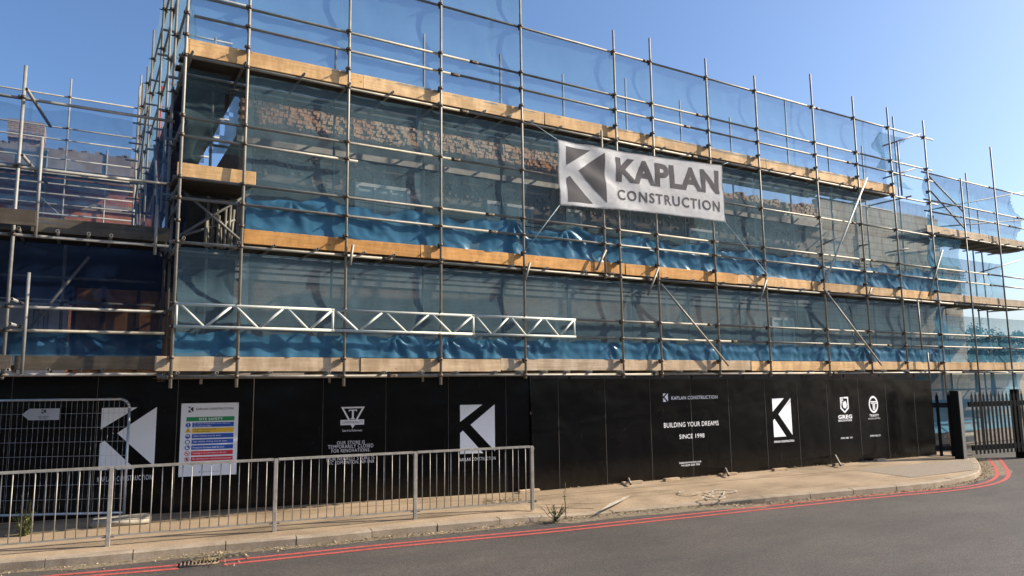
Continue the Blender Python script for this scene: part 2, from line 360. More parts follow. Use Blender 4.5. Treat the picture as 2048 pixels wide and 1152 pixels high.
def deck(x0, x1, y0, y1, z, mt, parent, ln=3.9, n=5, name='deck'):
    bm = nb(); wdt = (y1-y0)/n
    for k in range(n):
        x = x0-random.uniform(0, ln)
        while x < x1:
            a, b = max(x, x0+random.uniform(-.08, .05)), min(x+ln, x1+random.uniform(-.05, .08)); j = random.uniform(0, .006)
            if b-a > .1: box(bm, (a, y0+k*wdt+.005, z+j), (b-.006, y0+(k+1)*wdt-.005, z+.038+j))
            x += ln
    return obj(name, bm, mt, parent)

# ================================================================== ground, road, pavement
RZ = -.12
bm = nb(); poly(bm, [(-400, -300, RZ-.03), (600, -300, RZ-.03), (600, 700, RZ-.03), (-400, 700, RZ-.03)]); struct('ground', bm, M['earth'])
bm = nb(); poly(bm, [(-120, -60, RZ), (160, -60, RZ), (160, 22, RZ), (-120, 22, RZ)]); struct('road', bm, M['asphalt'])
kt = [(-330, 1158), (-150, 1136), (0, 1122), (178, 1111.5), (348, 1094), (500, 1080), (643, 1071), (776, 1056), (1000, 1037), (1085, 1028)]
kd = [(1115, 1029), (1200, 1021), (1300, 1012.5), (1400, 1004), (1445, 1000)]
kr = [(1470, 998), (1536, 993), (1619, 985.5), (1685, 980), (1749, 975), (1813, 969.5), (1860, 964.5), (1903, 958), (1933, 952.5), (1955, 946), (1963, 938), (1960, 928), (1953, 917), (1945, 908)]
kp = [(gnd(*p), 0) for p in kt]+[(gnd(p[0], p[1]+4, -.09), 1) for p in kd]+[(gnd(*p), 0) for p in kr]
KP = []
for (p, dr), (q, dr2) in zip(kp, kp[1:]):
    n = max(1, int((q-p).length/.25))
    for i in range(n): KP.append((p.lerp(q, i/n)).to_3d())
KP.append(kp[-1][0])
# smooth
for _ in range(6):
    KP = [KP[0]]+[(a+b*2+c)/4 for a, b, c in zip(KP, KP[1:], KP[2:])]+[KP[-1]]
KN = []
for i in range(len(KP)):
    d = (KP[min(i+1, len(KP)-1)]-KP[max(i-1, 0)]); d.z = 0; d.normalize(); KN.append(Vector((-d.y, d.x, 0)))
# kerb stones: one run, joints cut as narrow gaps
bm = nb(); s = 0; rows = []
for i, (p, n_) in enumerate(zip(KP, KN)):
    w_ = .005*fbm(p*1.3)
    z = p.z+.002*fbm(p*2)
    rows.append([Vector((p.x, p.y, RZ-.02))+n_*0, p+Vector((0, 0, -.022+w_*0)), p+n_*.02+Vector((0, 0, w_*.3)), p+n_*.15+Vector((0, 0, .002)), Vector((p.x, p.y, RZ-.02))+n_*.15])
acc = 0.0; seg = []; L_STONE = .915
groups = []; cur = [rows[0]]
for i in range(1, len(rows)):
    cur.append(rows[i]); acc += (KP[i]-KP[i-1]).length
    if acc >= L_STONE: groups.append(cur); cur = [rows[i]]; acc = 0
if len(cur) > 1: groups.append(cur)
for g in groups:
    g = [[v.copy() for v in r_] for r_ in g]; d0 = (g[1][1]-g[0][1]).normalized()*.006; d1 = (g[-1][1]-g[-2][1]).normalized()*.006
    dz = random.uniform(-.006, .006); dy = Vector((0, random.uniform(-.006, .006), 0))
    g[0] = [v+d0 for v in g[0]]; g[-1] = [v-d1 for v in g[-1]]
    vv = [[bm.verts.new(v+dy+Vector((0, 0, dz if 0 < k < 4 else 0))) for k, v in enumerate(r_)] for r_ in g]
    for a, b in zip(vv, vv[1:]):
        for k in range(4): bm.faces.new([a[k], b[k], b[k+1], a[k+1]])
    bm.faces.new(vv[0][::-1]); bm.faces.new(vv[-1])
bmesh.ops.recalc_face_normals(bm, faces=bm.faces)
struct('kerb', bm, M['kerb'])
# pavement sheet behind the kerb
bm = nb(); vr = []
nb_ = len(KP)-1
for i, (p, n_) in enumerate(zip(KP, KN)):
    a = p+n_*.135; a.z = p.z-.004
    last = i > nb_-28
    far = 22 if not last else None
    pts = [a]
    if last:
        b = KP[nb_-28]+KN[nb_-28]*.135
        f = (i-(nb_-28))/28.0; end = Vector((b.x+(KP[nb_].x-b.x)*f, 12.6, 0)); 
        for t in (.2, .5, 1): q = a.lerp(end, t); q.z = a.z*(1-min(1, t*2)); pts.append(q)
    else:
        for dd in (.35, 1.2, 2.5): q = p+n_*dd; q.z = a.z if dd < .5 else -.0; pts.append(q) if q.y < 21 else None
        while len(pts) < 4: pts.append(pts[-1]+Vector((0, .01, 0)))
    if last: pts.append(Vector((pts[-1].x, 14, 0)))
    else: pts.append(Vector((pts[-1].x, max(16, pts[-1].y+.2), 0)))
    vr.append([bm.verts.new(q) for q in pts])
for a, b in zip(vr, vr[1:]):
    for k in range(len(a)-1):
        try: bm.faces.new([a[k], b[k], b[k+1], a[k+1]])
        except Exception: pass
bmesh.ops.recalc_face_normals(bm, faces=bm.faces)
struct('pavement', bm, M['pave'])
# yard behind the hoardings
bm = nb(); poly(bm, [(-60, 15.9, -.012), (24.3, 15.9, -.012), (24.3, 60, -.012), (-60, 60, -.012)]); struct('yard', bm, M['earth'])

def ribbon(bm, pts, wdt, z, closed=False):
    ps = [Vector((p.x, p.y, z)) for p in pts]; vs_ = []
    for i, p in enumerate(ps):
        d = ps[min(i+1, len(ps)-1)]-ps[max(0, i-1)]; d.normalize(); n_ = Vector((-d.y, d.x, 0)); vs_.append((bm.verts.new(p-n_*wdt/2), bm.verts.new(p+n_*wdt/2)))
    for a, b in zip(vs_, vs_[1:]): bm.faces.new([a[0], b[0], b[1], a[1]])
def smooth_line(px, z, it=4):
    P = [gnd(x, y, z) for x, y in px]; out = []
    for a, b in zip(P, P[1:]):
        n = max(1, int((b-a).length/.3)); out += [a.lerp(b, i/n) for i in range(n)]
    out.append(P[-1])
    for _ in range(it): out = [out[0]]+[(a+b*2+c)/4 for a, b, c in zip(out, out[1:], out[2:])]+[out[-1]]
    return out
far1 = [(-60, 1165), (143, 1147.6), (357, 1130)]
far2 = [(441, 1122), (512, 1115), (786, 1087), (1100, 1058.5), (1300, 1037), (1536, 1011.7), (1769, 988), (1903, 977), (1965, 969), (1991, 958), (1996, 948), (1990, 934), (1976, 916)]
near1 = [(-60, 1173), (160, 1153), (357, 1137)]
near2 = [(447, 1129), (512, 1122.5), (786, 1093), (1100, 1064.5), (1300, 1043), (1536, 1018), (1769, 993.5), (1903, 982), (1975, 972), (2008, 962), (2019, 952), (2013, 936), (1998, 916)]
bm = nb()
for l_ in (far1, far2, near1, near2): ribbon(bm, smooth_line(l_, RZ+.004), .085, RZ+.004)
struct('double_red_line', bm, M['red'])
# painted strip and cycle symbol on the pavement
bm = nb()
poly(bm, [gnd(*p)+Vector((0, 0, .005)) for p in [(1198, 1023), (1220, 1007), (1250, 994), (1260, 992.5), (1250, 999), (1217, 1015)]])
def ell(cx, cy, rx, ry, n=22): return [(cx+rx*math.cos(2*math.pi*i/n), cy+ry*math.sin(2*math.pi*i/n)) for i in range(n+1)]
for l_ in (ell(1428, 994.5, 22, 3.6), ell(1449, 982.5, 25, 2.8), [(1428, 994), (1416, 986), (1447, 991), (1449, 983), (1420, 985)], [(1447, 991), (1428, 988.5), (1411, 985)], [(1411, 983.5), (1424, 983)], ell(1380, 984.5, 22, 2.2, 12)[:9]):
    ribbon(bm, [gnd(*p) for p in l_], .036, .005)
struct('cycle_marking', bm, M['white_paint'])
bm = nb(); poly(bm, [gnd(*p)+Vector((0, 0, .004)) for p in [(1709, 940), (1803, 930), (1944, 919), (1950, 940), (1823, 955)]]); struct('tactile_paving', bm, M['tactile'])
bm = nb(); ribbon(bm, smooth_line([(1068, 1010.5), (1120, 1008.5), (1204, 1006.5)], 0), .035, .004); struct('tar_joint', bm, M['tar'])  # dark strip painted as a shadow lying across the pavement
bm = nb(); ribbon(bm, smooth_line([(1075, 992), (1220, 980), (1400, 966), (1560, 953), (1700, 942)], 0), .022, .0045); ribbon(bm, smooth_line([(300, 1046), (500, 1028), (700, 1015), (900, 1002), (1040, 993)], 0), .022, .0045); struct('pavement_joint', bm, M['grit'])

# ================================================================== buildings
# --- main building: an unroofed shell with a broken brick wall head
bld = thing('building', 'grey brick shell building behind the tall scaffold, wall head broken to bare brick', 'building', (11, YW, 0))
wx0, wx1 = 2.35, at(1640, 450, YW).x
bm = nb(); box(bm, (wx0, YW, 2.40), (wx1, YW+.33, 6.955)); obj('wall', bm, M['wall'], bld)
bm = nb(); box(bm, (4.0, YW+.01, 0), (wx1, YW+.33, 2.397)); obj('lower_wall', bm, M['wall'], bld)
bm = nb(); box(bm, (wx0, YW+.333, 2.40), (wx0+.33, YW+11, 6.9)); obj('side_wall', bm, M['brick_red_side'], bld)
bm = nb(); box(bm, (wx0+.333, YW+10.7, 0), (wx1, YW+11, 5.2)); obj('rear_wall', bm, M['wall'], bld)
# broken brickwork band: every brick its own depth
bm = nb(); z = 6.962; row = 0
while z < 7.80:
    x = wx0+(row % 2)*.11
    while x < wx1-.1:
        top = 7.66+.05*fbm((x*.7, 3, 0))-.06*max(0, fbm((x*.35, 9, 1)))
        if z < top and not (x > 13.5 and z > 7.26+.15*fbm((x, 1, 1))):
            j = random.uniform(-.028, .012)
            bl = random.choice((.055, .07, .09, .105)); box(bm, (x+.004, YW+j, z+.003), (x+bl, YW+.25, z+random.uniform(.066, .077)), Matrix.Rotation(random.gauss(0, .07), 3, random.choice('XYZ')))
        x += bl+.01
    z += .078; row += 1
box(bm, (wx0+.02, YW+.03, 6.96), (wx1-8.2, YW+.2, 7.55)); box(bm, (wx1-8.2, YW+.03, 6.96), (wx1-.15, YW+.2, 7.2))
obj('exposed_brickwork', bm, M['brick_raw'], bld)
bm = nb(); box(bm, (wx0-.06, YW-.09, 6.64), (wx1, YW-.002, 6.86)); box(bm, (wx0-.06, YW-.05, 6.863), (wx1, YW-.004, 6.94)); obj('cornice', bm, M['render'], bld)
bm = nb()
for _ in range(420):   # hacked-off render patches under the cornice
    x = random.uniform(wx0+.2, wx1-1); zz = 6.38+.12*random.gauss(0, 1)-abs(random.gauss(0, .1)); zz = min(zz, 6.55)
    box(bm, (x, YW-.02-random.random()*.03, zz-.04), (x+random.uniform(.03, .09), YW-.001, zz+.025), Matrix.Rotation(random.uniform(-.2, .2), 3, 'Y'))
obj('rough_band', bm, M['rough'], bld)
bm = nb()
for zz, hh, dd in ((4.10, .10, .03), (4.24, .06, .045), (4.34, .13, .03), (4.52, .05, .05)): box(bm, (wx0, YW-dd, zz), (wx1, YW-.002, zz+hh))
obj('fascia_strip', bm, M['fascia'], bld)
def window(parent, x0, x1, y0, y1, Y, mullions=2, pane='blind', dep=.05):
    a, b = at(x0, y0, Y), at(x1, y1, Y); za, zb = b.z, a.z; xa, xb = a.x, b.x
    bm = nb(); f = .07
    box(bm, (xa-f, Y-dep, za-f), (xa, Y-.002, zb+f)); box(bm, (xb, Y-dep, za-f), (xb+f, Y-.002, zb+f))
    box(bm, (xa, Y-dep, zb), (xb, Y-.002, zb+f)); box(bm, (xa, Y-dep, za-f), (xb, Y-.002, za))
    for k in range(1, mullions+1): x = xa+(xb-xa)*k/(mullions+1); box(bm, (x-.025, Y-dep+.008, za), (x+.025, Y-.002, zb))
    wn = obj('window', bm, M['paint_white'], parent)
    bm = nb(); box(bm, (xa, Y-.018, za), (xb, Y-.004, zb)); obj('pane', bm, M[pane], wn)
    bm = nb(); box(bm, (xa-.14, Y-.10, za-f-.07), (xb+.14, Y-.003, za-f)); obj('sill', bm, M['render'], wn)
for wv in ((716, 812, 372, 440, 2), (978, 1006, 408, 455, 0), (1012, 1060, 414, 460, 1), (1132, 1158, 424, 470, 0), (1380, 1430, 462, 492, 2), (1545, 1585, 640, 690, 1)): window(bld, *wv[:4], YW, wv[4])
# --- blockwork building on the right
blk = thing('building', 'pale concrete blockwork building at the right end of the scaffold, behind the leaning brace tubes', 'building', (19, YW, 0))
bx1 = at(1926, 600, YW).x
bm = nb(); box(bm, (wx1+.02, YW+.02, 3.1), (at(1878, 460, YW).x, YW+.24, at(1800, 425, YW).z)); obj('wall', bm, M['blockwork'], blk)
bm = nb(); box(bm, (at(1880, 460, YW).x, YW+.03, 0), (bx1, YW+.24, 6.0)); obj('wall', bm, M['blockwork'], blk)
bm = nb(); box(bm, (wx1+.02, YW+.03, 0), (at(1878, 460, YW).x, YW+.24, 3.097)); obj('lower_wall', bm, M['wall'], blk)
bm = nb(); box(bm, (wx1+.02, YW-.03, 5.05), (at(1800, 500, YW).x, YW+.015, 5.35)); obj('brick_course', bm, M['brick_red'], blk)
bm = nb(); box(bm, (bx1-.22, YW+.245, 0), (bx1, YW+7, 5.9)); obj('side_wall', bm, M['blockwork'], blk)
# --- red brick building, rear left
YR = 26.4
rb = thing('building', 'red brick building with a squat chimney, back left beyond the low shaded scaffold', 'building', (-2, YR, 0))
pz = at(140, 303, YR).z-.62
bm = nb(); box(bm, (-9, YR, 0), (2.0, YR+.4, pz)); obj('wall', bm, M['brick_red'], rb)
bm = nb(); box(bm, (-9, YR-.08, pz+.003), (2.0, YR+.45, pz+.62)); 
for k in range(80): x = random.uniform(-8.5, 2); box(bm, (x, YR-.05, pz+.622), (x+random.uniform(.05, .2), YR+.3, pz+.63+random.random()*.09))
obj('parapet', bm, M['parapet'], rb)
bm = nb(); path(bm, [(-9, YR-.16, pz-.25), (2, YR-.16, pz-.25)], .06, 8); box(bm, (-9, YR-.06, pz-.5), (2, YR-.003, pz-.32)); obj('gutter', bm, M['fascia'], rb)
for k in range(1):
    zz = at(140, 418, YR).z; bm = nb(); box(bm, (-9, YR-.05, zz), (2, YR-.004, zz+.22)); obj('string_course', bm, M['parapet'], rb)
YC = YR+1.4
a, b = at(16, 236, YC), at(90, 250, YC); zt = a.z
bm = nb(); w0, w1 = a.x, b.x; zb_ = pz+.3
prof = [(zb_, .14), (zb_+.35, .12), (zb_+.7, .10), (zb_+.95, .02), (zb_+1.15, 0), (zt-.1, 0), (zt, .05)]
for (za, ia), (zc, ic) in zip(prof, prof[1:]):
    v = box(bm, (w0+ia, YC+ia, za), (w1-ia, YC+1.2-ia, zc))
obj('chimney', bm, M['chim'], rb)
# --- plywood enclosure and white doors under the low scaffold
YP = 14.3
bm = nb(); a, b = at(146, 575, YP), at(326, 572, YP)
ply = thing('plywood_screen', 'brown plywood screen with timber studs in the shade behind the low left scaffold', 'screen', ((a.x+b.x)/2, YP, 0))
box(bm, (a.x, YP, 2.40), (b.x+.25, YP+.018, a.z)); obj('sheet', bm, M['ply'], ply)
bm = nb()
for px in (150, 208, 277, 322): x = at(px, 600, YP).x; box(bm, (x-.025, YP-.05, 2.42), (x+.025, YP-.002, a.z))
box(bm, (a.x, YP-.053, 3.0), (b.x+.25, YP-.004, 3.07)); box(bm, (a.x, YP-.053, 2.55), (b.x+.25, YP-.004, 2.63)); obj('stud', bm, M['wood_old'], ply)
bm = nb(); box(bm, (-4.5, YP+.1, 3.55), (1.3, YP+.12, 5.0)); obj('dark_sheeting', bm, M['cable'], ply)  # black sheet added to stand for the shade above the plywood
bm = nb(); box(bm, (1.24, 14.6, 4.5), (2.34, 14.63, 5.9)); tag(obj('boarding', bm, M['wood_old']), 'dark timber boarding closing the corner bay behind the stacked tubes', 'boarding')  # added screen, hides the sky so the bay reads as shaded
a, b = at(-60, 585, YP), at(140, 582, YP)
dr = thing('door', 'off white ribbed double door beside the plywood screen, far left in shade', 'door', ((a.x+b.x)/2, YP, 0))
bm = nb(); box(bm, (a.x, YP+.03, 2.40), (b.x, YP+.07, a.z-.05)); obj('leaf', bm, M['paint_white'], dr)
for px in (58, 68, 78, 89, 97): x = at(px, 620, YP).x; bm = nb(); box(bm, (x-.008, YP+.008, 2.6), (x+.008, YP+.028, a.z-.15)); obj('rib', bm, M['fascia'], dr)

# ================================================================== the facade scaffold
sca = thing('scaffold', 'tall three-deck tube scaffold along the main building front, carrying the white banner', 'scaffold', (11, D, 2.1))
cp = []
Lz = dict(L1=2.31, L2=4.36, L3=7.35)
for i, (x, t) in enumerate(zip(SX, ST)):
    bot = (2.14 if i < 4 else 2.24) if i < 12 else 0
    # two lengths joined on some standards
    tubeobj('standard', (x, D, bot), (x+random.uniform(-.01, .01), D, t), M['tube'], sca)
    for z in (2.31, 3.06, 3.42, 4.36, 5.05, 5.38, 6.36, 7.35, 8.05, 8.39, 9.38): cp.append((x, D, z))
    if i < 3: cp.append((x, D, 6.05))
    if t > 10.6: cp.append((x, D, 10.45))
    for z in (2.60, 4.69, 7.69): cp.append((x, D, z))
xx = at(1209, 480, D).x; tubeobj('standard', (xx, D, 4.30), (xx, D, 7.5), M['tube'], sca)
for z in (4.36, 5.05, 5.38): cp.append((xx, D, z))
for px, y0, y1 in ((1840, 700, 605), (1856, 760, 705), (1800, 392, 287)):
    a, b = at(px, y0, D), at(px, y1, D); tubeobj('standard', (a.x, D-.06, a.z), (a.x-.02, D-.06, b.z), M['tube'], sca)
yl = D+.056
def run(z, x0, x1, name='guard_rail', mt='tube'): lengths(name, x0, x1, yl, z, M[mt], sca)
run(2.31, SX[0]-.18, 28.2, 'ledger'); run(4.36, SX[0]-.1, 28.2, 'ledger'); run(7.35, SX[0]-.1, XE+.5, 'ledger')
for z in (3.06, 3.42): run(z, 8.6, 28.2)
for z in (5.05, 5.38): run(z, SX[0]-.1, 28.2)
run(6.05, SX[0]+.02, SX[2]+.2); run(6.36, SX[0]+.02, XE+.2)
for z in (8.05, 8.39): run(z, SX[0]+.1, XE+.35)
run(9.38, SX[0]-.2, XE+.55); run(10.45, SX[0]-.2, SX[4]+.3)
couple(cp, sca)
# inner standards
for px, py in ((431, 75), (672, 95), (848, 68), (1000, 109), (1125, 148), (1250, 157), (1359, 201), (1459, 235), (1569, 200), (1655, 295), (1723, 292), (1785, 233)):
    p = at(px, py, YI); tubeobj('inner_standard', (p.x, YI, 2.2), (p.x, YI, p.z), M['tube_dull'], sca)
for z in (2.31, 4.36, 7.35): lengths('inner_ledger', SX[0], XE, YI-.056, z, M['tube_dull'], sca)
# transoms poking out under every deck
for z, x1 in ((2.365, 28), (4.415, 28), (7.405, XE)):
    x = SX[0]+.09; k = 0
    while x < x1:
        pro = random.choice((.03, .035, .04, .05, .07)); 
        if z > 4.4 and random.random() < .06: pro = .3
        tubeobj('transom', (x, D-pro, z), (x+random.uniform(-.02, .02), YI+random.uniform(.05, .2), z), M['tube'], sca, n=9)
        x += random.choice((.55, .7, .8, .95)) if x < 12 else random.choice((.8, 1.0, 1.25))
# decks
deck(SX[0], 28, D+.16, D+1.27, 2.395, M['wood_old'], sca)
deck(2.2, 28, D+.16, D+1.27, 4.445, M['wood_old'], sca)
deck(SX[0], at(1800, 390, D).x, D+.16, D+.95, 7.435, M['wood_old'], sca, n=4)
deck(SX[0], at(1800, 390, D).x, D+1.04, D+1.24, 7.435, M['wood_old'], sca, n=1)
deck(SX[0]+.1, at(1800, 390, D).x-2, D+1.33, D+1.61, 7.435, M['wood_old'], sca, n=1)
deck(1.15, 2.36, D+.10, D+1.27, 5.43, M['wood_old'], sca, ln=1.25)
# toe boards
ty = D+.092
boards('toe_board', SX[0]-.22, 6.9, ty, 2.385, [M['wood_pale']], sca)
boards('toe_board', 6.9, 28, ty, 2.385, [M['wood_pale'], M['wood_mid']], sca)
boards('toe_board', 2.17, 10.0, ty, 4.435, [M['wood_new']], sca, h=.235)
boards('toe_board', 10.0, 13.4, ty, 4.435, [M['wood_new']], sca, h=.235)
boards('toe_board', 13.4, XE-.1, ty, 4.435, [M['wood_mid']], sca)
boards('toe_board', XE-.1, 28, ty, 4.44, [M['wood_pale']], sca, h=.215)
boards('toe_board', SX[0]+.05, 8.0, ty, 7.425, [M['wood_mid']], sca, h=.255)
boards('toe_board', 8.0, at(1800, 390, D).x, ty, 7.425, [M['wood_mid']], sca, h=.255)
boards('toe_board', 1.15, 2.34, ty, 5.40, [M['wood_mid']], sca, h=.225)
bm = nb(); box(bm, (SX[0]+.02, D+.09, 7.43), (SX[0]+.06, D+1.3, 7.68)); obj('end_board', bm, M['wood_mid'], sca)
# braces
def brace(p, q, Y=D-.055, mt='tube'): tubeobj('brace', at(*p, Y), at(*q, Y), M[mt], sca)
brace((1322, 568), (1457, 731)); brace((1647, 577), (1763, 730)); brace((1734, 356), (1650, 563), mt='tube_white')
brace((1193, 540), (1212, 500)); brace((706, 489), (700, 530)); brace((1060, 525), (1050, 560))
brace((1317, 535), (1296, 590)); brace((1533, 560), (1520, 600)); brace((1743, 576), (1735, 597)); brace((1857, 592), (1885, 500))
brace((362, 470), (500, 386), D+.9, 'tube_dull'); brace((365, 380), (480, 480), D+.9, 'tube_dull'); brace((352, 475), (470, 440), D+1.1, 'tube_dull')
# outriggers sticking out of the upper lifts
for p, q in (((1632, 495), (1675, 475)), ((1716, 492), (1735, 489)), ((1770, 506), (1818, 497)), ((1765, 292), (1840, 268)), ((1766, 357), (1830, 337))):
    tubeobj('outrigger', at(*p, D+.35), at(*q, D-.10), M['tube_dull'], sca)
# right lower bays
for z in (.80, 1.42, 1.78): lengths('guard_rail', XE+.3, 28.2, YI-.05, z, M['tube'], sca)
boards('toe_board', XE+.3, 28, YI, .86, [M['wood_mid']], sca)
for px, tp, bp in ((1919, 356, 0), (1981, 294, 0), (2038, 348, 0)):
    a = at(px, tp, D); x = at({1919: 1957, 1981: 2025, 2038: 2092}[px], 745, D).x
    tubeobj('standard', (x, D, 0), (x, D, a.z), M['tube'], sca)
for px, py in ((1931, 346), (1955, 420)): p = at(px, py, YI); tubeobj('inner_standard', (p.x, YI, 0), (p.x, YI, p.z), M['tube_dull'], sca)
lengths('ledger', XE-.1, 28.2, yl, 6.42, M['tube'], sca)
for z in (7.10, 7.44, 8.28): lengths('guard_rail', XE-.2, 28.2, yl, z, M['tube'], sca)
boards('toe_board', XE-.1, 28, ty, 6.47, [M['wood_pale']], sca, h=.215); deck(XE-.1, 28, D+.16, D+1.27, 6.47, M['wood_old'], sca)
for k in range(8): x = XE+.2+k*.8; tubeobj('transom', (x, D-.1, 6.44), (x, YI+.1, 6.44), M['tube'], sca)
for p, q in (((1855, 350), (1928, 425)), ((1862, 383), (1932, 460))): tubeobj('brace', at(*p, D+.10), at(*q, D+.10), M['tube_dull'], sca)
for p, q in (((1858, 420), (2046, 384)), ((1860, 455), (2046, 440)), ((1960, 545), (2040, 520))): tubeobj('brace', at(*p, YI), at(*q, YI), M['tube_dull'], sca)

# ladder beams bolted across the first lift
lads = [('white', 352, 665, 'pale green-white ladder beam at the left corner of the first scaffold lift'), ('b', 665.5, 946, 'silver ladder beam, middle of the three along the first lift'), ('c', 946.5, 1148, 'short silver ladder beam ending right of the fourth tall pole, with a vertical end bar')]
for k, px0, px1, lab in lads:
    x0, x1 = at(px0, 640, D-.05).x, at(px1, 640, D-.05).x; Y = D-.052
    lb = thing('ladder_beam', lab, 'ladder beam', ((x0+x1)/2, Y, 3.04), 'ladder beams along the first lift'); mt = M['tube_white']
    xe = x1+(1.5 if k == 'c' else 0)
    tubeobj('chord', (x0-.03, Y, 3.40), (x1+.03, Y, 3.40), mt, lb); tubeobj('chord', (x0-.03, Y, 3.06), (x1+.03, Y, 3.06), mt, lb)
    n = max(2, round((x1-x0)/.84)); st = (x1-x0)/n
    for i in range(n):
        xa = x0+i*st
        tubeobj('diagonal', (xa+.06, Y, 3.385), (xa+st*.48, Y, 3.075), mt, lb, .021, 8); tubeobj('diagonal', (xa+st*.54, Y, 3.075), (xa+st-.02, Y, 3.385), mt, lb, .021, 8)
    for x in (x0, x1): tubeobj('upright', (x, Y, 3.04), (x, Y, 3.42), mt, lb, .02, 8)

# ================================================================== debris nets
def net(name, label, x0, x1, segs, mt, Y=None, billow=.16, wr=.02, axis='x', den=9, hole=None, topsag=0.0, botsag=0.0, tie=1.8, crease=0.0):
    """sheet between X x0..x1; segs = tied heights from top to bottom; bulges away from the ties"""
    Y = Y if Y is not None else D+.088
    nx = int((x1-x0)*den)+2; zs = []
    for a, b in zip(segs, segs[1:]):
        n = max(3, int(abs(a-b)*den*1.2))
        zs += [(a+(b-a)*i/n, i/n, abs(a-b)) for i in range(n)]
    zs.append((segs[-1], 0, .2)); bm = nb(); g = []
    sd_ = random.uniform(0, 50)
    for i in range(nx+1):
        x = x0+(x1-x0)*i/nx; col = []
        ph = (x/tie) % 1.0; sg = 1-abs(2*ph-1)          # 0 at ties, 1 half-way
        ph2 = ((x+.31)/(tie*.43)) % 1.0; sg2 = 1-abs(2*ph2-1)
        for j, (z, t, h) in enumerate(zs):
            s_ = math.sin(math.pi*t); f = (z-segs[-1])/max(.01, segs[0]-segs[-1])
            y = billow*min(1, h/.95)*s_*(.85+.3*fbm((x*.3+sd_, z*.3, 0)))
            y += wr*fbm((x*1.1+sd_, z*1.7, 2))+wr*.7*fbm((x*4+sd_, z*1.2, 5), 2)
            if crease:
                kt = round(x/tie); q1 = noise.cell(Vector((kt*7.3+sd_, .5, .5))); q2 = noise.cell(Vector((kt*3.1+sd_, 5.5, .5)))
                dx = x-kt*tie-(q1-.5)*tie*.7; dz_ = segs[0]+.04-z; rr_ = math.hypot(dx, dz_)
                y += .065*q2*math.sin(math.atan2(dx, dz_)*9+sd_)*math.exp(-rr_*2.6)*min(1, rr_*6)
                y += crease*(abs(fbm((x*1.9+sd_, z*1.5+x*.8, 7), 3))-.2)+crease*.6*abs(math.sin(x*3.1+z*2.5+3*fbm((x*.6, z*.6, sd_))))*(1-f)
            zz = z-topsag*f*(.65*sg+.35*sg2)*(1+.4*fbm((x*.9, 4, sd_)))+botsag*(1-f)*(.5+.5*fbm((x*.8, 8, sd_)))
            col.append(bm.verts.new((x, Y+max(-.01, y), zz) if axis == 'x' else (Y+y, x, zz)))
        g.append(col)
    for a, b in zip(g, g[1:]):
        for k in range(len(zs)-1):
            c = (a[k].co+b[k+1].co)/2
            if hole and hole(c): continue
            bm.faces.new([a[k], a[k+1], b[k+1], b[k]])
    loose = [v for v in bm.verts if not v.link_faces]; bmesh.ops.delete(bm, geom=loose, context='VERTS')
    return tag(obj(name, bm, mt, None, True), label, 'debris net')
net('debris_net', 'thin blue debris net round the topmost deck, with only sky behind it', SX[0]+.02, XE-1.9, [10.45, 9.38, 8.39, 8.05, 7.60], M['net_sky'], hole=lambda c: c.z > 9.38 and c.x > SX[4]+.2, billow=.08, botsag=.06)
net('debris_net', 'thin grey-blue debris net hanging below the top deck, over the broken brick wall head', SX[1]+.05, XE+.05, [7.28, 6.36, 5.38, 4.70], M['net'], Y=D+.135, billow=.06)
net('debris_net', 'thin grey-blue debris net below the middle deck, behind the white ladder beams', SX[1]+.02, XE+.1, [4.28, 3.42, 3.06, 2.62], M['net'], Y=D+.135, billow=.055)
net('debris_net', 'thick crumpled blue net skirt draped above the orange boards of the middle deck', 2.2, XE, [5.36, 5.05, 4.66], M['net_dense'], Y=D+.088, billow=.05, wr=.012, topsag=.24, tie=1.75, crease=.04, den=24)
net('debris_net', 'thick crumpled blue net skirt draped above the bottom deck boards, under the ladder beams', SX[0]+.0, XE+.2, [3.03, 2.85, 2.60], M['net_dense'], Y=D+.088, billow=.05, wr=.012, topsag=.09, tie=1.0, crease=.045, botsag=.03, den=24)
net('debris_net', 'small dark net pulled across the corner bay under the top deck', SX[0]+.03, SX[1]+.02, [7.30, 6.4, 5.62], M['net_grey'], Y=D+.35, billow=.15, wr=.06, den=12, hole=lambda c: 0 < c.x-(1.52+.28*(c.z-5.7)+.06*math.floor(c.z*7)%.12) < .07 or (c.z < 5.95 and c.x > 1.6))
net('debris_net', 'short net panel in the corner bay between the bottom and middle decks', SX[0]+.05, SX[1], [4.30, 3.42, 3.06, 2.62], M['net'], Y=D+.10, billow=.2, wr=.05)
# right-hand nets
net('debris_net', 'blue-green net before the blockwork wall, right of the last tall pole', XE+.05, SX[-1]+1.75, [6.36, 5.38, 5.05, 4.70], M['net_right'], Y=D+.09, billow=.15)
net('debris_net', 'pale net round the lower right deck, sky behind it and its free edge curling', XE+.05, 27.2, [8.26, 7.44, 7.10, 6.6], M['net_right'], billow=.2, hole=lambda c: c.x > 26.7+.5*math.sin((c.z-6.6)*2))
net('debris_net', 'pale net under the lower right deck with a clear gap along its top', XE+.1, 28, [6.1, 5.38, 5.05, 4.62], M['net_right'], Y=D+1.2, billow=.15)
net('debris_net', 'right-hand blue net above the bottom deck boards near the distant trees', XE+.1, 28, [4.0, 3.42, 3.06, 2.62], M['net_right'], Y=D+.10, billow=.15)
net('debris_net', 'blue net hanging below the right-hand bottom deck behind the black palisade gate', XE+.1, 28, [2.26, 1.4, .5], M['net_lower'], Y=D+.9, billow=.2)
net('debris_net', 'bunched blue net strip tied upright along the last tall pole on the right', XE+.03, XE+.33, [7.0, 6.2, 5.3, 4.4], M['net_dense'], Y=D+.10, billow=.1, wr=.1, crease=.1)
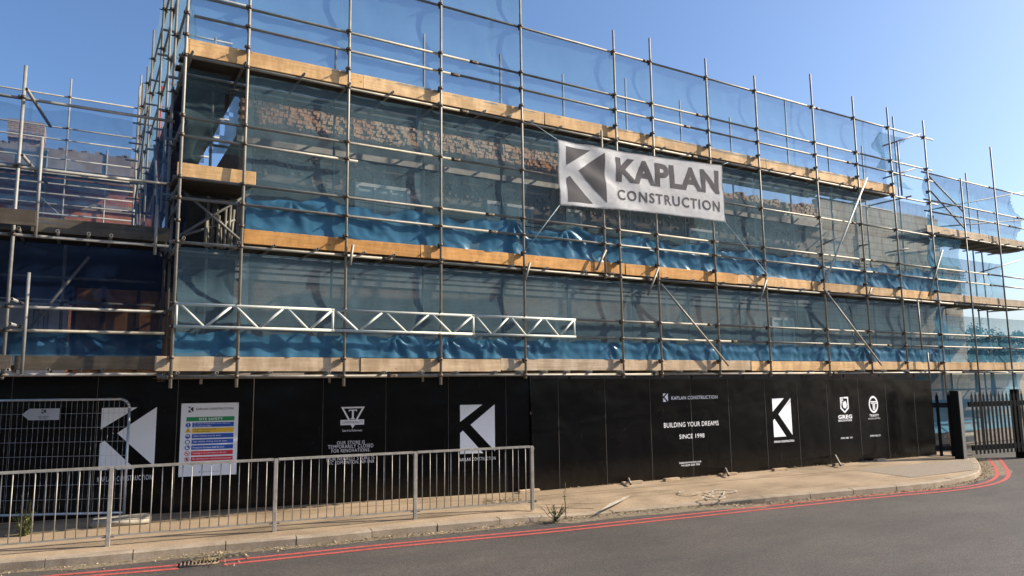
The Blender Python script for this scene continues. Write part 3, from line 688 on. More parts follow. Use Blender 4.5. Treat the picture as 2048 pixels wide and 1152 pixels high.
net('debris_net', 'gathered blue net hanging in folds under the middle deck at the last tall pole', XE+.15, XE+.62, [4.25, 3.4, 2.62], M['net_dense'], Y=D+.18, billow=.1, wr=.1, crease=.12)
net('debris_net', 'torn loose net hanging off the top right corner of the scaffold', XE-1.85, XE-.25, [9.30, 8.6, 7.75], M['net_right'], Y=D+.25, billow=.3, wr=.12, hole=lambda c: c.x > XE-.35-.5*math.sin(max(0, (c.z-8.0))*2.2) or (c.z < 8.2 and c.x < XE-1.2))

# ================================================================== left side: return scaffold, low scaffold, rear scaffold
XR = SX[0]-.02
ret = thing('scaffold', 'narrow scaffold running back from the left corner of the tall scaffold', 'scaffold', (XR, 18, 0))
cp = []
for Y, t in ((13.7, 12.6), (14.8, 12.6), (16.7, 13.2), (19.5, 11.05), (21.2, 10.75), (23.1, 11.0), (24.7, 11.5)):
    tubeobj('standard', (XR, Y, 2.3), (XR, Y, t), M['tube'], ret)
    for z in (2.31, 4.36, 5.38, 6.36, 7.35, 8.4, 9.4, 10.3): cp.append((XR, Y, z))
for z in (2.31, 3.4, 4.36, 5.05, 5.38, 6.36, 7.35, 8.39, 9.4, 10.3):
    tubeobj('ledger', (XR+.056, D+.3, z), (XR+.056, 18.6, z), M['tube_dull'], ret); tubeobj('ledger', (XR+.056, 18.6, z+.01), (XR+.056, 24.9, z+.01), M['tube_dull'], ret)
couple(cp, ret, R(-90))
for z in (4.41, 7.40, 9.0):
    for Y in (13.2, 14.9, 16.1, 17.6, 19.2, 20.8, 22.6, 24.4): tubeobj('transom', (XR-(.12 if Y < 20 else .3), Y, z), (XR+1.15, Y, z), M['tube_dull'], ret)
for z in (4.45, 7.44):
    bm = nb()
    for k in range(4): box(bm, (XR+.1+k*.235, 13.5, z), (XR+.325+k*.235, 24.8, z+.038))
    obj('deck', bm, M['wood_old'], ret)
tubeobj('standard', (XR+.1, 17.6, 6.6), (XR+.1, 17.6, 8.9), M['tube_red'], ret)
for a, b in (((XR-.05, 13.9, 4.4), (XR-.05, 16.6, 7.2)), ((XR-.05, 19.4, 4.4), (XR-.05, 22, 7.2)), ((XR-.05, 19.4, 9), (XR-.05, 23, 7.2))): tubeobj('brace', a, b, M['tube_dull'], ret)
for z in (5.38, 6.36): tubeobj('end_rail', (XR-.1, 13.35, z), (XR+1.2, 13.35, z), M['tube_dull'], ret)
net('debris_net', 'tall blue net along the narrow side scaffold, seen almost edge-on', 12.2, 24.8, [11.2, 10.3, 9.4, 8.39, 7.35], M['net'], Y=XR+.08, axis='y', billow=.12)
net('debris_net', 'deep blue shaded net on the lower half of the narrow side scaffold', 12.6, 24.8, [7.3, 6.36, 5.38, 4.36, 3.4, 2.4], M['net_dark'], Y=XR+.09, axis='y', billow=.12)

YL = 12.72
low = thing('scaffold', 'low two-deck scaffold in shade at the far left, with grey boards', 'scaffold', (-1, YL, 2.1))
cp = []
def lp(px, py, Y=YL): return at(px, py, Y)
for (px0, py0), (px1, py1) in (((45, 130), (5, 742)), ((85, 275), (80, 462)), ((55, 545), (44, 735)), ((316, 410), (310, 497))):
    a, b = lp(px0, py0), lp(px1, py1); x = b.x if px0 != 85 else a.x
    tubeobj('standard', (x, YL, b.z-.1), (x, YL, a.z), M['tube_dull'], low)
x1w = lp(5, 742).x
for z in (2.36, 3.0, 3.34, 4.40, 5.42, 6.48):
    tubeobj('ledger', (-3.2, YL+.056, z), (XR-.03, YL+.056, z), M['tube_dull'] if z != 3.0 else M['tube'], low); cp += [(x1w, YL, z)]
couple(cp, low)
for z, ext in ((2.43, 0), (4.47, 0), (6.46, .3), (5.5, .2), (3.42, .1), (3.07, .1)):
    for x in ((x1w+.06, ) if z in (6.46, 5.5, 3.42, 3.07) else (x1w+.07, x1w+.55, x1w+.95, x1w+1.25)):
        tubeobj('transom', (x, YL-.14-ext, z), (x+(.25 if ext else 0), YL+1.2, z), M['tube_dull'], low)
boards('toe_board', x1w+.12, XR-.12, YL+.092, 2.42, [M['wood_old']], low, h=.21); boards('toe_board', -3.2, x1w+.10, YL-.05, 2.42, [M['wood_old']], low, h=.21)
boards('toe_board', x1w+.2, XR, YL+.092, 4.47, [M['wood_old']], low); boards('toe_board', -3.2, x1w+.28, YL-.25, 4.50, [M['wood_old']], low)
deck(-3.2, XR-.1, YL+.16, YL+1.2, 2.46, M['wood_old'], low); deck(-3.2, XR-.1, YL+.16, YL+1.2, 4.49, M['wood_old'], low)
brk = [((-.95, YL+.4, 2.6), (.05, YL+.4, 4.2))]
for a, b in brk: tubeobj('brace', a, b, M['tube_dull'], low)
for px, y0, y1 in ((118, 500, 690), (330, 400, 720)):
    a, b = at(px, y0, YL+1.25), at(px, y1, YL+1.25); tubeobj('inner_standard', (b.x, YL+1.25, b.z-.3), (b.x, YL+1.25, a.z+.4), M['tube_dull'], low)
for z in (3.55, 3.95): tubeobj('inner_rail', (-3.2, YL+1.2, z), (XR-.1, YL+1.2, z), M['tube_dull'], low)
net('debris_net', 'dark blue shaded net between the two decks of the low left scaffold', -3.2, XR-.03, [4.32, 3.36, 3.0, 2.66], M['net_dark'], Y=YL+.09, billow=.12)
net('debris_net', 'thick shaded blue skirt above the bottom boards of the low left scaffold', -3.2, XR-.05, [2.98, 2.8, 2.63], M['net_dense'], Y=YL+.12, billow=.05, crease=.06, den=16)
net('debris_net', 'light blue net above the upper deck of the low left scaffold', -3.2, XR-.05, [6.46, 5.44, 4.62], M['net_faint'], Y=YL+.09, billow=.2, topsag=.15)

YB = 25.3
rear = thing('scaffold', 'distant scaffold with thin rails against the sky in front of the red brick building', 'scaffold', (-2, YB, 0))
cp = []
zr = [at(140, y, YB).z for y in (194, 257, 281)]
for px in (-120, 143, 283):
    t = at(px, 158 if px == 143 else 150, YB); tubeobj('standard', (t.x, YB, 0), (t.x, YB, t.z), M['tube'], rear); cp += [(t.x, YB, z) for z in zr]
zz = zr+[zr[2]-.6, zr[2]-2.0, zr[2]-2.5, zr[2]-4.2]
for z in zz: tubeobj('guard_rail', (-9, YB+.056, z), (XR, YB+.056, z), M['tube_dull'], rear)
for px in (40, 95, 215):
    t = at(px, 300, YB+1.0); tubeobj('inner_standard', (t.x, YB+1.0, 0), (t.x, YB+1.0, t.z), M['tube_dull'], rear)
for k, py in enumerate((352, 372, 392, 432)):
    t = at(140, py, YB); tubeobj('guard_rail', (-9, YB-.06, t.z), (XR, YB-.06, t.z), M['tube_dull'], rear)
couple(cp, rear)
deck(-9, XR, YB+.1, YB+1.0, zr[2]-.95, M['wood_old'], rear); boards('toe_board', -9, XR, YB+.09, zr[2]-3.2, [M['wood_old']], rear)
a, b = at(70, 385, YB), at(130, 440, YB); tubeobj('brace', a, b, M['tube'], rear)
net('debris_net', 'faint blue net on the distant scaffold with the chimney behind it', -9, XR-.1, [zr[0]-.02, zr[1], zr[2], zr[2]-2.0], M['net_faint'], Y=YB+.09, billow=.2)

# spare tubes stacked upright in the corner bay
for k in range(11):
    x = 1.72+.045*k+random.uniform(-.01, .01); Y = D+1.05+random.uniform(-.12, .12); z1 = random.uniform(4.95, 5.36)
    bm = nb(); tube(bm, (x, Y, 4.49), (x+random.uniform(-.08, .08), Y+.1, z1)); tag(obj('scaffold_tube', bm, M['tube']), 'loose steel scaffold tube stacked upright in the corner bay under the wooden landing', 'tube', 'spare tubes stacked in the corner bay')

# ladder leaning behind the nets
a, b = at(1722, 700, D+.8), at(1690, 580, D+.8)
ld = thing('ladder', 'slim metal ladder leaning behind the net beside the right-hand brace', 'ladder', (a.x, D+.8, 2.44))
z0, z1 = 2.44, 4.6; xa, xb = a.x, b.x-.05
for dx in (-.17, .17): tubeobj('stile', (xa+dx, D+.55, z0), (xb+dx, D+.95, z1), M['tube_dull'], ld, .02, 6)
for k in range(8): t = (k+.5)/8; x = xa+(xb-xa)*t; Y = D+.55+.4*t; z = z0+(z1-z0)*t; tubeobj('rung', (x-.17, Y, z), (x+.17, Y, z), M['tube_dull'], ld, .012, 6)
# cables across the wall
for k, dz in enumerate((0, -.1)):
    bm = nb(); pts = []
    for i in range(41):
        px = 492+i*(1880-492)/40; p = at(px, 0, YW-.25); pts.append(Vector((p.x, YW-.25, 5.93+dz-(p.x-2.5)*.012-.15*math.sin(math.pi*i/40))))
    path(bm, pts, .011, 5); tag(obj('cable', bm, M['cable']), ('upper' if k == 0 else 'lower')+' black cable strung along the grey wall behind the net', 'cable', 'cables along the wall')

# ================================================================== lettering helpers
_cache = {}
def text2d(s, bold=0.0, space=1.0):
    k = (s, bold, space)
    if k not in _cache:
        cu = bpy.data.curves.new('t', 'FONT'); cu.body = s; cu.offset = bold; cu.space_character = space; cu.resolution_u = 3
        o = bpy.data.objects.new('t', cu); C.objects.link(o)
        me = bpy.data.meshes.new_from_object(o); V = [(v.co.x, v.co.y) for v in me.vertices]; Fs = [tuple(p.vertices) for p in me.polygons]
        bpy.data.objects.remove(o); bpy.data.meshes.remove(me); bpy.data.curves.remove(cu)
        x0 = min(v[0] for v in V); x1 = max(v[0] for v in V); y0 = min(v[1] for v in V); y1 = max(v[1] for v in V)
        _cache[k] = ([((a-x0)/(x1-x0), (b-y0)/(y1-y0)) for a, b in V], Fs)
    return _cache[k]
class Plane:
    """vertical sheet through two ground points; u along it, z up; off = distance towards the camera"""
    def __init__(s, A, B_): s.A = A; s.e = (B_-A).normalized(); s.n = Vector((s.e.y, -s.e.x)); s.B = B_
    def uz(s, x, y): p = hit(x, y, s.A, s.B); return ((Vector((p.x, p.y))-s.A).dot(s.e), p.z)
    def P(s, u, z, off): q = s.A+s.e*u+s.n*off; return Vector((q.x, q.y, z))
def put_text(bm, pl, s, u0, u1, z0, z1, off, bold=0.0, space=1.0):
    V, Fs = text2d(s, bold, space); vs_ = [bm.verts.new(pl.P(u0+(u1-u0)*a, z0+(z1-z0)*b, off)) for a, b in V]
    for f in Fs:
        try: bm.faces.new([vs_[i] for i in f])
        except ValueError: pass
def put_poly(bm, pl, pts, off): bm.faces.new([bm.verts.new(pl.P(u, z, off)) for u, z in pts])
def rect(bm, pl, u0, u1, z0, z1, off): put_poly(bm, pl, [(u0, z0), (u1, z0), (u1, z1), (u0, z1)], off)
def ring(bm, pl, cu, cz, ru, rz, k, off, n=28):
    for i in range(n):
        a, b = 2*math.pi*i/n, 2*math.pi*(i+1)/n
        put_poly(bm, pl, [(cu+ru*math.cos(t)*q, cz+rz*math.sin(t)*q) for t, q in ((a, 1), (b, 1), (b, k), (a, k))], off)
def disc(bm, pl, cu, cz, ru, rz, off, n=20): put_poly(bm, pl, [(cu+ru*math.cos(2*math.pi*i/n), cz+rz*math.sin(2*math.pi*i/n)) for i in range(n)], off)
KL = [[(0, 0), (.64, 0), (0, .345)], [(1, 0), (.297, .413), (1, .97)], [(0, .573), (.08, .527), (.656, 1), (0, 1)]]
def put_k(bm, pl, u0, u1, z0, z1, off):
    for t in KL: put_poly(bm, pl, [(u0+(u1-u0)*a, z1-(z1-z0)*b) for a, b in t], off)
def span(pl, x0, y0, x1, y1):
    a = pl.uz(x0, y0); b = pl.uz(x1, y1); return a[0], b[0], b[1], a[1]
def px_text(bm, pl, s, x0, x1, yt, yb, off=.004, bold=.0, space=1.0):
    """text between pixel columns x0..x1, tops/bottoms read at the middle column"""
    xm = (x0+x1)/2; u0, u1 = pl.uz(x0, (yt+yb)/2)[0], pl.uz(x1, (yt+yb)/2)[0]
    put_text(bm, pl, s, u0, u1, pl.uz(xm, yb)[1], pl.uz(xm, yt)[1], off, bold, space)

# ================================================================== hoardings
v2 = lambda p: Vector((p.x, p.y))
HL = Plane(Vector((-.82, 14.80)), Vector((7.47, 12.98)))
HRA, HRB = Vector((8.61, 12.76)), Vector((20.25, 12.19)); HR = Plane(HRA, HRB)
def panels(pl, us, ztop, parent, t=.018):
    for i, (a, b) in enumerate(zip(us, us[1:])):
        bm = nb(); j = random.uniform(0, .006); nx, nz_ = 6, 10
        za, zb_ = ztop(a), ztop(b); g = []; sd_ = random.random()*90
        for k in range(nx+1):
            f = k/nx; u = a+.004+(b-a-.008)*f; col = []
            for q in range(nz_+1):
                z = -.01+(za+(zb_-za)*f+.01)*q/nz_
                col.append(bm.verts.new(pl.P(u, z, -j*.15)))
            g.append(col)
        for p, q in zip(g, g[1:]):
            for k in range(nz_): bm.faces.new([p[k], q[k], q[k+1], p[k+1]])
        bmesh.ops.solidify(bm, geom=bm.faces[:], thickness=-t)
        o = obj('panel', bm, M['hoard'], parent)
    for u in us[1:-1]:
        bm = nb(); z1 = ztop(u)-.01; n = pl
        vs_ = [bm.verts.new(pl.P(u+du, z, of)) for z in (0, z1) for du, of in ((-.0022, .0035), (.0022, .0035), (.0022, -.01), (-.0022, -.01))]
        for f in ((3, 2, 1, 0), (4, 5, 6, 7), (0, 1, 5, 4), (1, 2, 6, 5), (2, 3, 7, 6), (3, 0, 4, 7)): bm.faces.new([vs_[i] for i in f])
        obj('joint_strip', bm, M['seam'], parent)
VO = .005
hl = thing('hoarding', 'shaded glossy black site hoarding on the left, behind the grey pedestrian railing', 'hoarding', (3, 14, 0))
us = [HL.uz(x, y)[0] for x, y in ((345, 1026), (500, 1017), (642, 1008), (770, 1000), (897, 993), (1014, 986))]
st = us[1]-us[0]; us = [us[0]-st*k for k in (5, 4, 3, 2, 1)]+us; us.append(HL.uz(1063, 983)[0])
panels(HL, us, lambda u: 2.36, hl)
hr = thing('hoarding', 'sunlit glossy black site hoarding on the right, lettered in white along the pavement', 'hoarding', (14, 12.5, 0))
bx = [(1065, 981), (1120, 978), (1215, 970), (1306, 961), (1388, 955), (1464, 948), (1538, 942), (1603, 934), (1663, 930), (1726, 923), (1781, 919), (1838, 913), (1874, 910)]
us = [HR.uz(*p)[0] for p in bx]
def ztr(u):
    p = HR.P(u, 0, 0); f = (p.x-8)/(13); return HR.uz(1065, 757)[1]+(HR.uz(1872, 760)[1]-HR.uz(1065, 757)[1])*min(1, max(0, f))
panels(HR, us, ztr, hr)
# --- printed marks, left hoarding
def mark(name, parent, mt, fn): bm = nb(); fn(bm); return obj(name, bm, M[mt], parent)
def kbig(pl, x0, y0, x1, y1):
    def f(bm): put_k(bm, pl, *span(pl, x0, y0, x1, y1), VO)
    return f
mark('logo', hl, 'vinyl', kbig(HL, 204, 816, 308, 936)); mark('lettering', hl, 'vinyl_dim', lambda bm: px_text(bm, HL, 'KAPLAN CONSTRUCTION', 195, 304, 951.5, 961.5, VO, 0, 1.25))
mark('logo', hl, 'vinyl', kbig(HL, 920, 810, 990, 905)); mark('lettering', hl, 'vinyl_dim', lambda bm: px_text(bm, HL, 'KAPLAN CONSTRUCTION', 919, 991, 914.5, 921, VO, 0, 1.25))
def tlogo(bm):
    u0, u1, z0, z1 = span(HL, 682, 814, 729, 856); w_, h_ = u1-u0, z1-z0; q = lambda a, b: (u0+w_*a, z1-h_*b)
    o = [(.0, 0), (1, 0), (.5, 1)]; i = [(.12, .075), (.88, .075), (.5, .84)]
    for k in range(3):
        l = (k+1) % 3; put_poly(bm, HL, [q(*o[k]), q(*o[l]), q(*i[l]), q(*i[k])], VO)
    for r_ in ([(.33, .13), (.67, .13), (.67, .24), (.63, .18), (.37, .18), (.33, .24)], [(.46, .18), (.54, .18), (.54, .53), (.46, .53)], [(.41, .53), (.59, .53), (.59, .57), (.41, .57)]): put_poly(bm, HL, [q(*p) for p in r_], VO+.001)
mark('logo', hl, 'vinyl_dim', tlogo)
mark('lettering', hl, 'vinyl_dim', lambda bm: rect(bm, HL, *span(HL, 681, 840, 728, 849), VO+.002))
mark('lettering', hl, 'ink', lambda bm: px_text(bm, HL, 'SUPERMARKETS', 683, 726, 841.8, 847.2, VO+.003, .0, 1.15))
mark('lettering', hl, 'vinyl_dim', lambda bm: px_text(bm, HL, 'Taste of the Mediterranean', 684, 724, 858.5, 863, VO))
if 1:
    for s, x0, x1, a, b in (('OUR STORE IS', 674, 729.5, 881.5, 888), ('TEMPORARILY CLOSED', 656, 746.5, 888.8, 896), ('FOR RENOVATIONS.', 663, 740, 897.5, 904), ('OUR NEAREST STORE IS', 653, 748.5, 912.5, 920), ('TFC EDMONTON, N9 0NR', 653, 748.5, 921, 928.5)):
        mark('lettering', hl, 'vinyl_dim', lambda bm: px_text(bm, HL, s, x0, x1, a, b, VO, -.004, 1.12))
# --- right hoarding
mark('logo', hr, 'vinyl', lambda bm: put_k(bm, HR, *span(HR, 1325.5, 787, 1336, 803.5), VO))
if 1:
    for s, x0, x1, a, b, bo in (('KAPLAN CONSTRUCTION', 1342.5, 1434.5, 791.5, 798.5, .01), ('BUILDING YOUR DREAMS', 1327.5, 1437, 843.5, 853, .0), ('SINCE 1998', 1358.5, 1408.5, 867.8, 876.5, .0), ('kaplanconstruction.co.uk', 1358.5, 1402.5, 922, 927.3, .008), ('+44 (0)20 3633 7904', 1362, 1399.5, 927.8, 932.8, .008)):
        mark('lettering', hr, 'vinyl', lambda bm: px_text(bm, HR, s, x0, x1, a, b, VO, bo, 1.08))
mark('logo', hr, 'vinyl', kbig(HR, 1543.5, 797, 1585, 872)); mark('lettering', hr, 'vinyl', lambda bm: px_text(bm, HR, 'KAPLAN CONSTRUCTION', 1548, 1588, 880.3, 884.6, VO, .025, 1.1))
def greg(bm):
    u0, u1, z0, z1 = span(HR, 1679, 794, 1698, 826); w_, h_ = u1-u0, z1-z0; q = lambda a, b: (u0+w_*a, z1-h_*b)
    for p in ([(.45, 0), (1, 0), (1, .1), (.45, .1)], [(.86, .1), (1, .1), (1, .72), (.86, .66)], [(1, .72), (.5, 1), (.5, .88), (.86, .66)], [(.5, 1), (0, .72), (.14, .66), (.5, .88)], [(0, .5), (.14, .5), (.14, .66), (0, .72)]): put_poly(bm, HR, [q(*x) for x in p], VO)
    for k, wd in enumerate((.42, .36, .40, .26, .30, .18)): put_poly(bm, HR, [q(0, .02+k*.078), q(wd, .02+k*.078), q(wd, .078+k*.078), q(0, .078+k*.078)], VO)
    c = q(.54, .49); disc(bm, HR, c[0], c[1], w_*.24, h_*.22, VO+.001); put_poly(bm, HR, [q(.4, .3), q(.62, .24), q(.72, .34), q(.5, .4)], VO+.002)
mark('logo', hr, 'vinyl', greg)
for s, x0, x1, a, b, bo in (('GREG', 1676, 1704, 829.5, 837.5, .04), ('BRICKWORK', 1676.5, 1704, 838.8, 842.8, .02), ('07841 881 197', 1681.5, 1705, 874, 877.6, .01), ('TRINITY', 1738.5, 1757.5, 828.3, 833.3, .015), ('ACCESS LIMITED', 1736, 1760, 835.5, 838.2, .0), ('07949 384 271', 1740, 1761, 869.5, 873, .01)):
    mark('lettering', hr, 'vinyl', lambda bm: px_text(bm, HR, s, x0, x1, a, b, VO, bo, 1.08))
def trin(bm):
    u0, u1, z0, z1 = span(HR, 1736, 792, 1757, 825.5); c = ((u0+u1)/2, (z0+z1)/2); ring(bm, HR, c[0], c[1], (u1-u0)/2, (z1-z0)/2, .76, VO)
    w_, h_ = u1-u0, z1-z0; q = lambda a, b: (u0+w_*a, z1-h_*b)
    for p in ([(.2, .31), (.98, .31), (.98, .39), (.2, .39)], [(.24, .42), (.46, .42), (.46, .47), (.24, .47)], [(.40, .42), (.52, .42), (.52, .82), (.40, .82)], [(.56, .42), (.66, .42), (.66, .88), (.56, .84)], [(.60, .42), (.98, .42), (.98, .47), (.60, .47)]): put_poly(bm, HR, [q(*x) for x in p], VO+.001)
mark('logo', hr, 'vinyl', trin)

# --- safety sign
S0 = HL.uz(364, 807); S1 = HL.uz(478, 805.5); Sb = HL.uz(356, 955)
su0, su1, sz1, sz0 = HL.uz(360, 880)[0], HL.uz(475, 880)[0], HL.uz(421, 806)[1], HL.uz(414, 951)[1]
c = HL.P((su0+su1)/2, sz0, .03)
sg = thing('safety_sign', 'tall white site safety board with coloured warning bars, screwed to the left black hoarding', 'sign', c)
def slab(bm, pl, u0, u1, z0, z1, f, b):
    v = [bm.verts.new(pl.P(u, z, o)) for z in (z0, z1) for u, o in ((u0, f), (u1, f), (u1, b), (u0, b))]
    for q in ((3, 2, 1, 0), (4, 5, 6, 7), (0, 1, 5, 4), (1, 2, 6, 5), (2, 3, 7, 6), (3, 0, 4, 7)): bm.faces.new([v[i] for i in q])
bm = nb(); slab(bm, HL, su0, su1, sz0, sz1, .012, .005); obj('board', bm, M['sign_white'], sg)
sw, sh = su1-su0, sz1-sz0; Q = lambda a, b: (su0+sw*a, sz1-sh*b); SO = .0135
def srect(bm, a0, a1, b0, b1, off=SO): rect(bm, HL, su0+sw*a0, su0+sw*a1, sz1-sh*b1, sz1-sh*b0, off)
def stext(bm, s, a0, a1, b0, b1, bold=.0, off=SO+.0012): put_text(bm, HL, s, su0+sw*a0, su0+sw*a1, sz1-sh*b1, sz1-sh*b0, off, bold, 1.05)
def hdr(bm):
    put_k(bm, HL, su0+sw*.125, su0+sw*.21, sz1-sh*.125, sz1-sh*.045, SO); stext(bm, 'KAPLAN CONSTRUCTION', .255, .905, .065, .095, .018, SO)
    stext(bm, 'kaplanconstruction.co.uk', .40, .70, .938, .955, 0, SO); put_k(bm, HL, su0+sw*.345, su0+sw*.37, sz1-sh*.957, sz1-sh*.935, SO)
mark('lettering', sg, 'ink', hdr)
rows_ = [('green', .095, .93, .190, .250), ('blue', .20, .925, .268, .332), ('yellow', .20, .925, .346, .410), ('blue', .20, .925, .424, .484), ('blue', .20, .925, .502, .562), ('blue', .20, .925, .580, .640), ('sred', .20, .925, .660, .718), ('sred', .20, .925, .740, .796)]
for k, (mt, a0, a1, b0, b1) in enumerate(rows_):
    mark('warning_bar', sg, mt, lambda bm: srect(bm, a0, a1, b0, b1))
    def pict(bm):
        cu, cz = Q(.13, (b0+b1)/2)
        if mt == 'yellow': put_poly(bm, HL, [(cu-.055*1, cz-.03), (cu+.055, cz-.03), (cu, cz+.055)], SO)
        elif mt == 'blue': disc(bm, HL, cu, cz, .042, .042, SO)
        else:
            ring(bm, HL, cu, cz, .042, .042, .78, SO); put_poly(bm, HL, [(cu-.032, cz+.024), (cu-.024, cz+.032), (cu+.032, cz-.024), (cu+.024, cz-.032)], SO+.001)
    if k: mark('pictogram', sg, mt, pict)
def wtx(bm):
    stext(bm, 'SITE SAFETY', .31, .73, .203, .238, .02)
    stext(bm, 'All visitors & contractors must report to', .225, .86, .275, .296, .008); stext(bm, 'the main site office', .225, .53, .304, .325, .008)
    stext(bm, 'Safety helmets must be worn', .225, .70, .440, .468, .008); stext(bm, 'High visibility clothing must be worn', .225, .81, .518, .546, .008); stext(bm, 'Protective footwear must be worn', .225, .77, .596, .624, .008)
    stext(bm, 'Smoking is not permitted on this site', .225, .81, .676, .704, .008); stext(bm, 'No admittance for unauthorised personnel', .225, .90, .755, .782, .008)
    cu, cz = Q(.13, .30); rect(bm, HL, cu-.006, cu+.006, cz-.008, cz+.028, SO+.0012); disc(bm, HL, cu, cz-.022, .007, .007, SO+.0012, 10)
    cu, cz = Q(.13, .454); put_poly(bm, HL, [(cu+.028*math.cos(math.pi*i/8), cz+.024*math.sin(math.pi*i/8)) for i in range(9)], SO+.0012)
    cu, cz = Q(.13, .532); put_poly(bm, HL, [(cu-.022, cz-.026), (cu+.022, cz-.026), (cu+.024, cz+.02), (cu+.008, cz+.028), (cu, cz+.015), (cu-.008, cz+.028), (cu-.024, cz+.02)], SO+.0012)
    cu, cz = Q(.13, .610); put_poly(bm, HL, [(cu-.024, cz-.022), (cu+.026, cz-.022), (cu+.026, cz-.006), (cu+.002, cz+.004), (cu+.002, cz+.028), (cu-.020, cz+.028)], SO+.0012)
mark('lettering', sg, 'vinyl', wtx)
def dtx(bm):
    stext(bm, 'Danger Construction Site', .225, .62, .353, .374, .008); stext(bm, 'Children Keep Out', .225, .515, .382, .403, .008)
    cu, cz = Q(.13, .378); rect(bm, HL, cu-.005, cu+.005, cz-.006, cz+.034, SO+.0012); rect(bm, HL, cu-.005, cu+.005, cz-.022, cz-.012, SO+.0012)
    for a, b in ((.01, .012), (.98, .012), (.01, .985), (.98, .985)): cu, cz = Q(a, b); disc(bm, HL, cu, cz, .006, .006, SO, 8)
    cu, cz = Q(.13, .69); rect(bm, HL, cu-.022, cu+.02, cz-.006, cz+.004, SO+.0005); cu, cz = Q(.13, .768); put_poly(bm, HL, [(cu-.016, cz-.022), (cu+.016, cz-.022), (cu+.02, cz+.008), (cu+.004, cz+.024), (cu-.014, cz+.016)], SO+.0005)
mark('lettering', sg, 'ink', dtx)

# ================================================================== temporary mesh fence, its foot and arrow sign
G0, G1 = v2(gnd(0, 1049)), v2(gnd(247, 1043)); FP = Plane(G0, G1); FP.B = G1
fe = thing('temporary_fence', 'galvanised temporary mesh fence panel with rounded corner, far left in front of the hoarding', 'fence', FP.P(0, 0, 0))
uR, zT = FP.uz(247, 1036)[0], FP.uz(150, 799)[1]; uL = uR-3.45; zB = .14
bm = nb(); rr = .16
pts = [FP.P(uR, .02, 0), FP.P(uR, zT-rr, 0)]+[FP.P(uR-rr+rr*math.cos(t), zT-rr+rr*math.sin(t), 0) for t in [R(a) for a in (20, 40, 60, 80)]]+[FP.P(uL+rr, zT, 0)]+[FP.P(uL+rr-rr*math.sin(R(a)), zT-rr+rr*math.cos(R(a)), 0) for a in (20, 40, 60, 80)]+[FP.P(uL, .02, 0)]
path(bm, pts, .021, 10); tube(bm, FP.P(uL, zB, 0), FP.P(uR, zB, 0), .021, 10, False); obj('frame', bm, M['heras'], fe)
bm = nb(); u = uL+.06; sd_ = 3
while u < uR-.03:
    pts = [FP.P(u+.012*fbm((u*3, z*2.4, 1))*(1 if z < .9 else .4), z, 0) for z in [zB+(zT-zB)*i/10 for i in range(11)]]
    path(bm, pts, .0023, 4); u += .085
for k in range(1, 8): z = zB+(zT-zB)*k/8; tube(bm, FP.P(uL, z, .004), FP.P(uR, z, .004), .0026, 4, False)
obj('mesh_infill', bm, M['heras'], fe)
bm = nb()
p = gnd(243, 1050); e = (gnd(297, 1046)-gnd(190, 1054)).normalized(); n_ = Vector((-e.y, e.x, 0))
for s_, (l, w_, z0, z1) in enumerate(((.42, .12, 0, .105), (.41, .095, .1052, .15))):
    v = box(bm, (-l, -w_, z0), (l, w_, z1))
    for q in v: q.co = p+e*q.co.x+n_*q.co.y+Vector((0, 0, q.co.z))
bmesh.ops.bevel(bm, geom=bm.edges[:], offset=.022, segments=3, affect='EDGES')
tag(obj('fence_foot', bm, M['block'], None, True), 'long concrete fence foot block under the corner of the mesh fence panel', 'block')
A0, A1, AZ0, AZ1 = FP.uz(46, 829)[0], FP.uz(121, 828)[0], FP.uz(84, 840)[1], FP.uz(84, 817)[1]
ar = thing('arrow_sign', 'small white arrow-shaped sign pointing left, wired to the mesh fence panel', 'sign', FP.P((A0+A1)/2, AZ0, .03))
bm = nb(); hh = AZ1-AZ0; f0 = bm.faces.new([bm.verts.new(FP.P(u, z, .03)) for u, z in ((A0, (AZ0+AZ1)/2), (A0+hh*.6, AZ0), (A1, AZ0), (A1, AZ1), (A0+hh*.6, AZ1))])
bmesh.ops.solidify(bm, geom=[f0], thickness=.005); obj('board', bm, M['sign_white'], ar)
def atx(bm):
    w_ = A1-A0; um = A0+w_*.58; put_k(bm, FP, um-.035, um+.035, AZ1-hh*.42, AZ1-hh*.08, .037)
    put_text(bm, FP, 'SITE OFFICE', um-w_*.14, um+w_*.14, AZ0+hh*.24, AZ0+hh*.36, .037, .01, 1.1); put_text(bm, FP, 'THIS WAY', um-w_*.11, um+w_*.11, AZ0+hh*.08, AZ0+hh*.20, .037, .01, 1.1)
mark('lettering', ar, 'ink', atx)

# ================================================================== pedestrian guard railing
rp = [v2(gnd(215, 1092)), v2(gnd(548, 1063)), v2(gnd(830, 1038)), v2(gnd(1065, 1018))]
rp = [rp[0]*2-rp[1]]+rp
rl = thing('pedestrian_railing', 'grey galvanised pedestrian railing of upright bars along the kerb', 'railing', (rp[2].x, rp[2].y, 0))
RH = 1.06
for i, p in enumerate(rp):
    e = (rp[min(i+1, 4)]-rp[max(0, i-1)]).normalized(); bm = nb(); v = box(bm, (-.028, -.028, -.02), (.028, .028, RH+.005))
    rot = Matrix.Rotation(math.atan2(e.y, e.x), 3, 'Z')
    for q in v: q.co = rot@q.co+Vector((p.x, p.y, 0))
    bmesh.ops.bevel(bm, geom=bm.edges[:], offset=.005, segments=1, affect='EDGES')
    po = obj('post', bm, M['rail'], rl)
    for ba in (((-.075, -.012, .11), (.075, .012, .145)), ((-.06, -.01, RH-.05), (.06, .01, RH-.025))):
        bm = nb(); v = box(bm, *ba)
        for q in v: q.co = rot@q.co+Vector((p.x, p.y, 0))
        obj('bracket', bm, M['steel'], po)
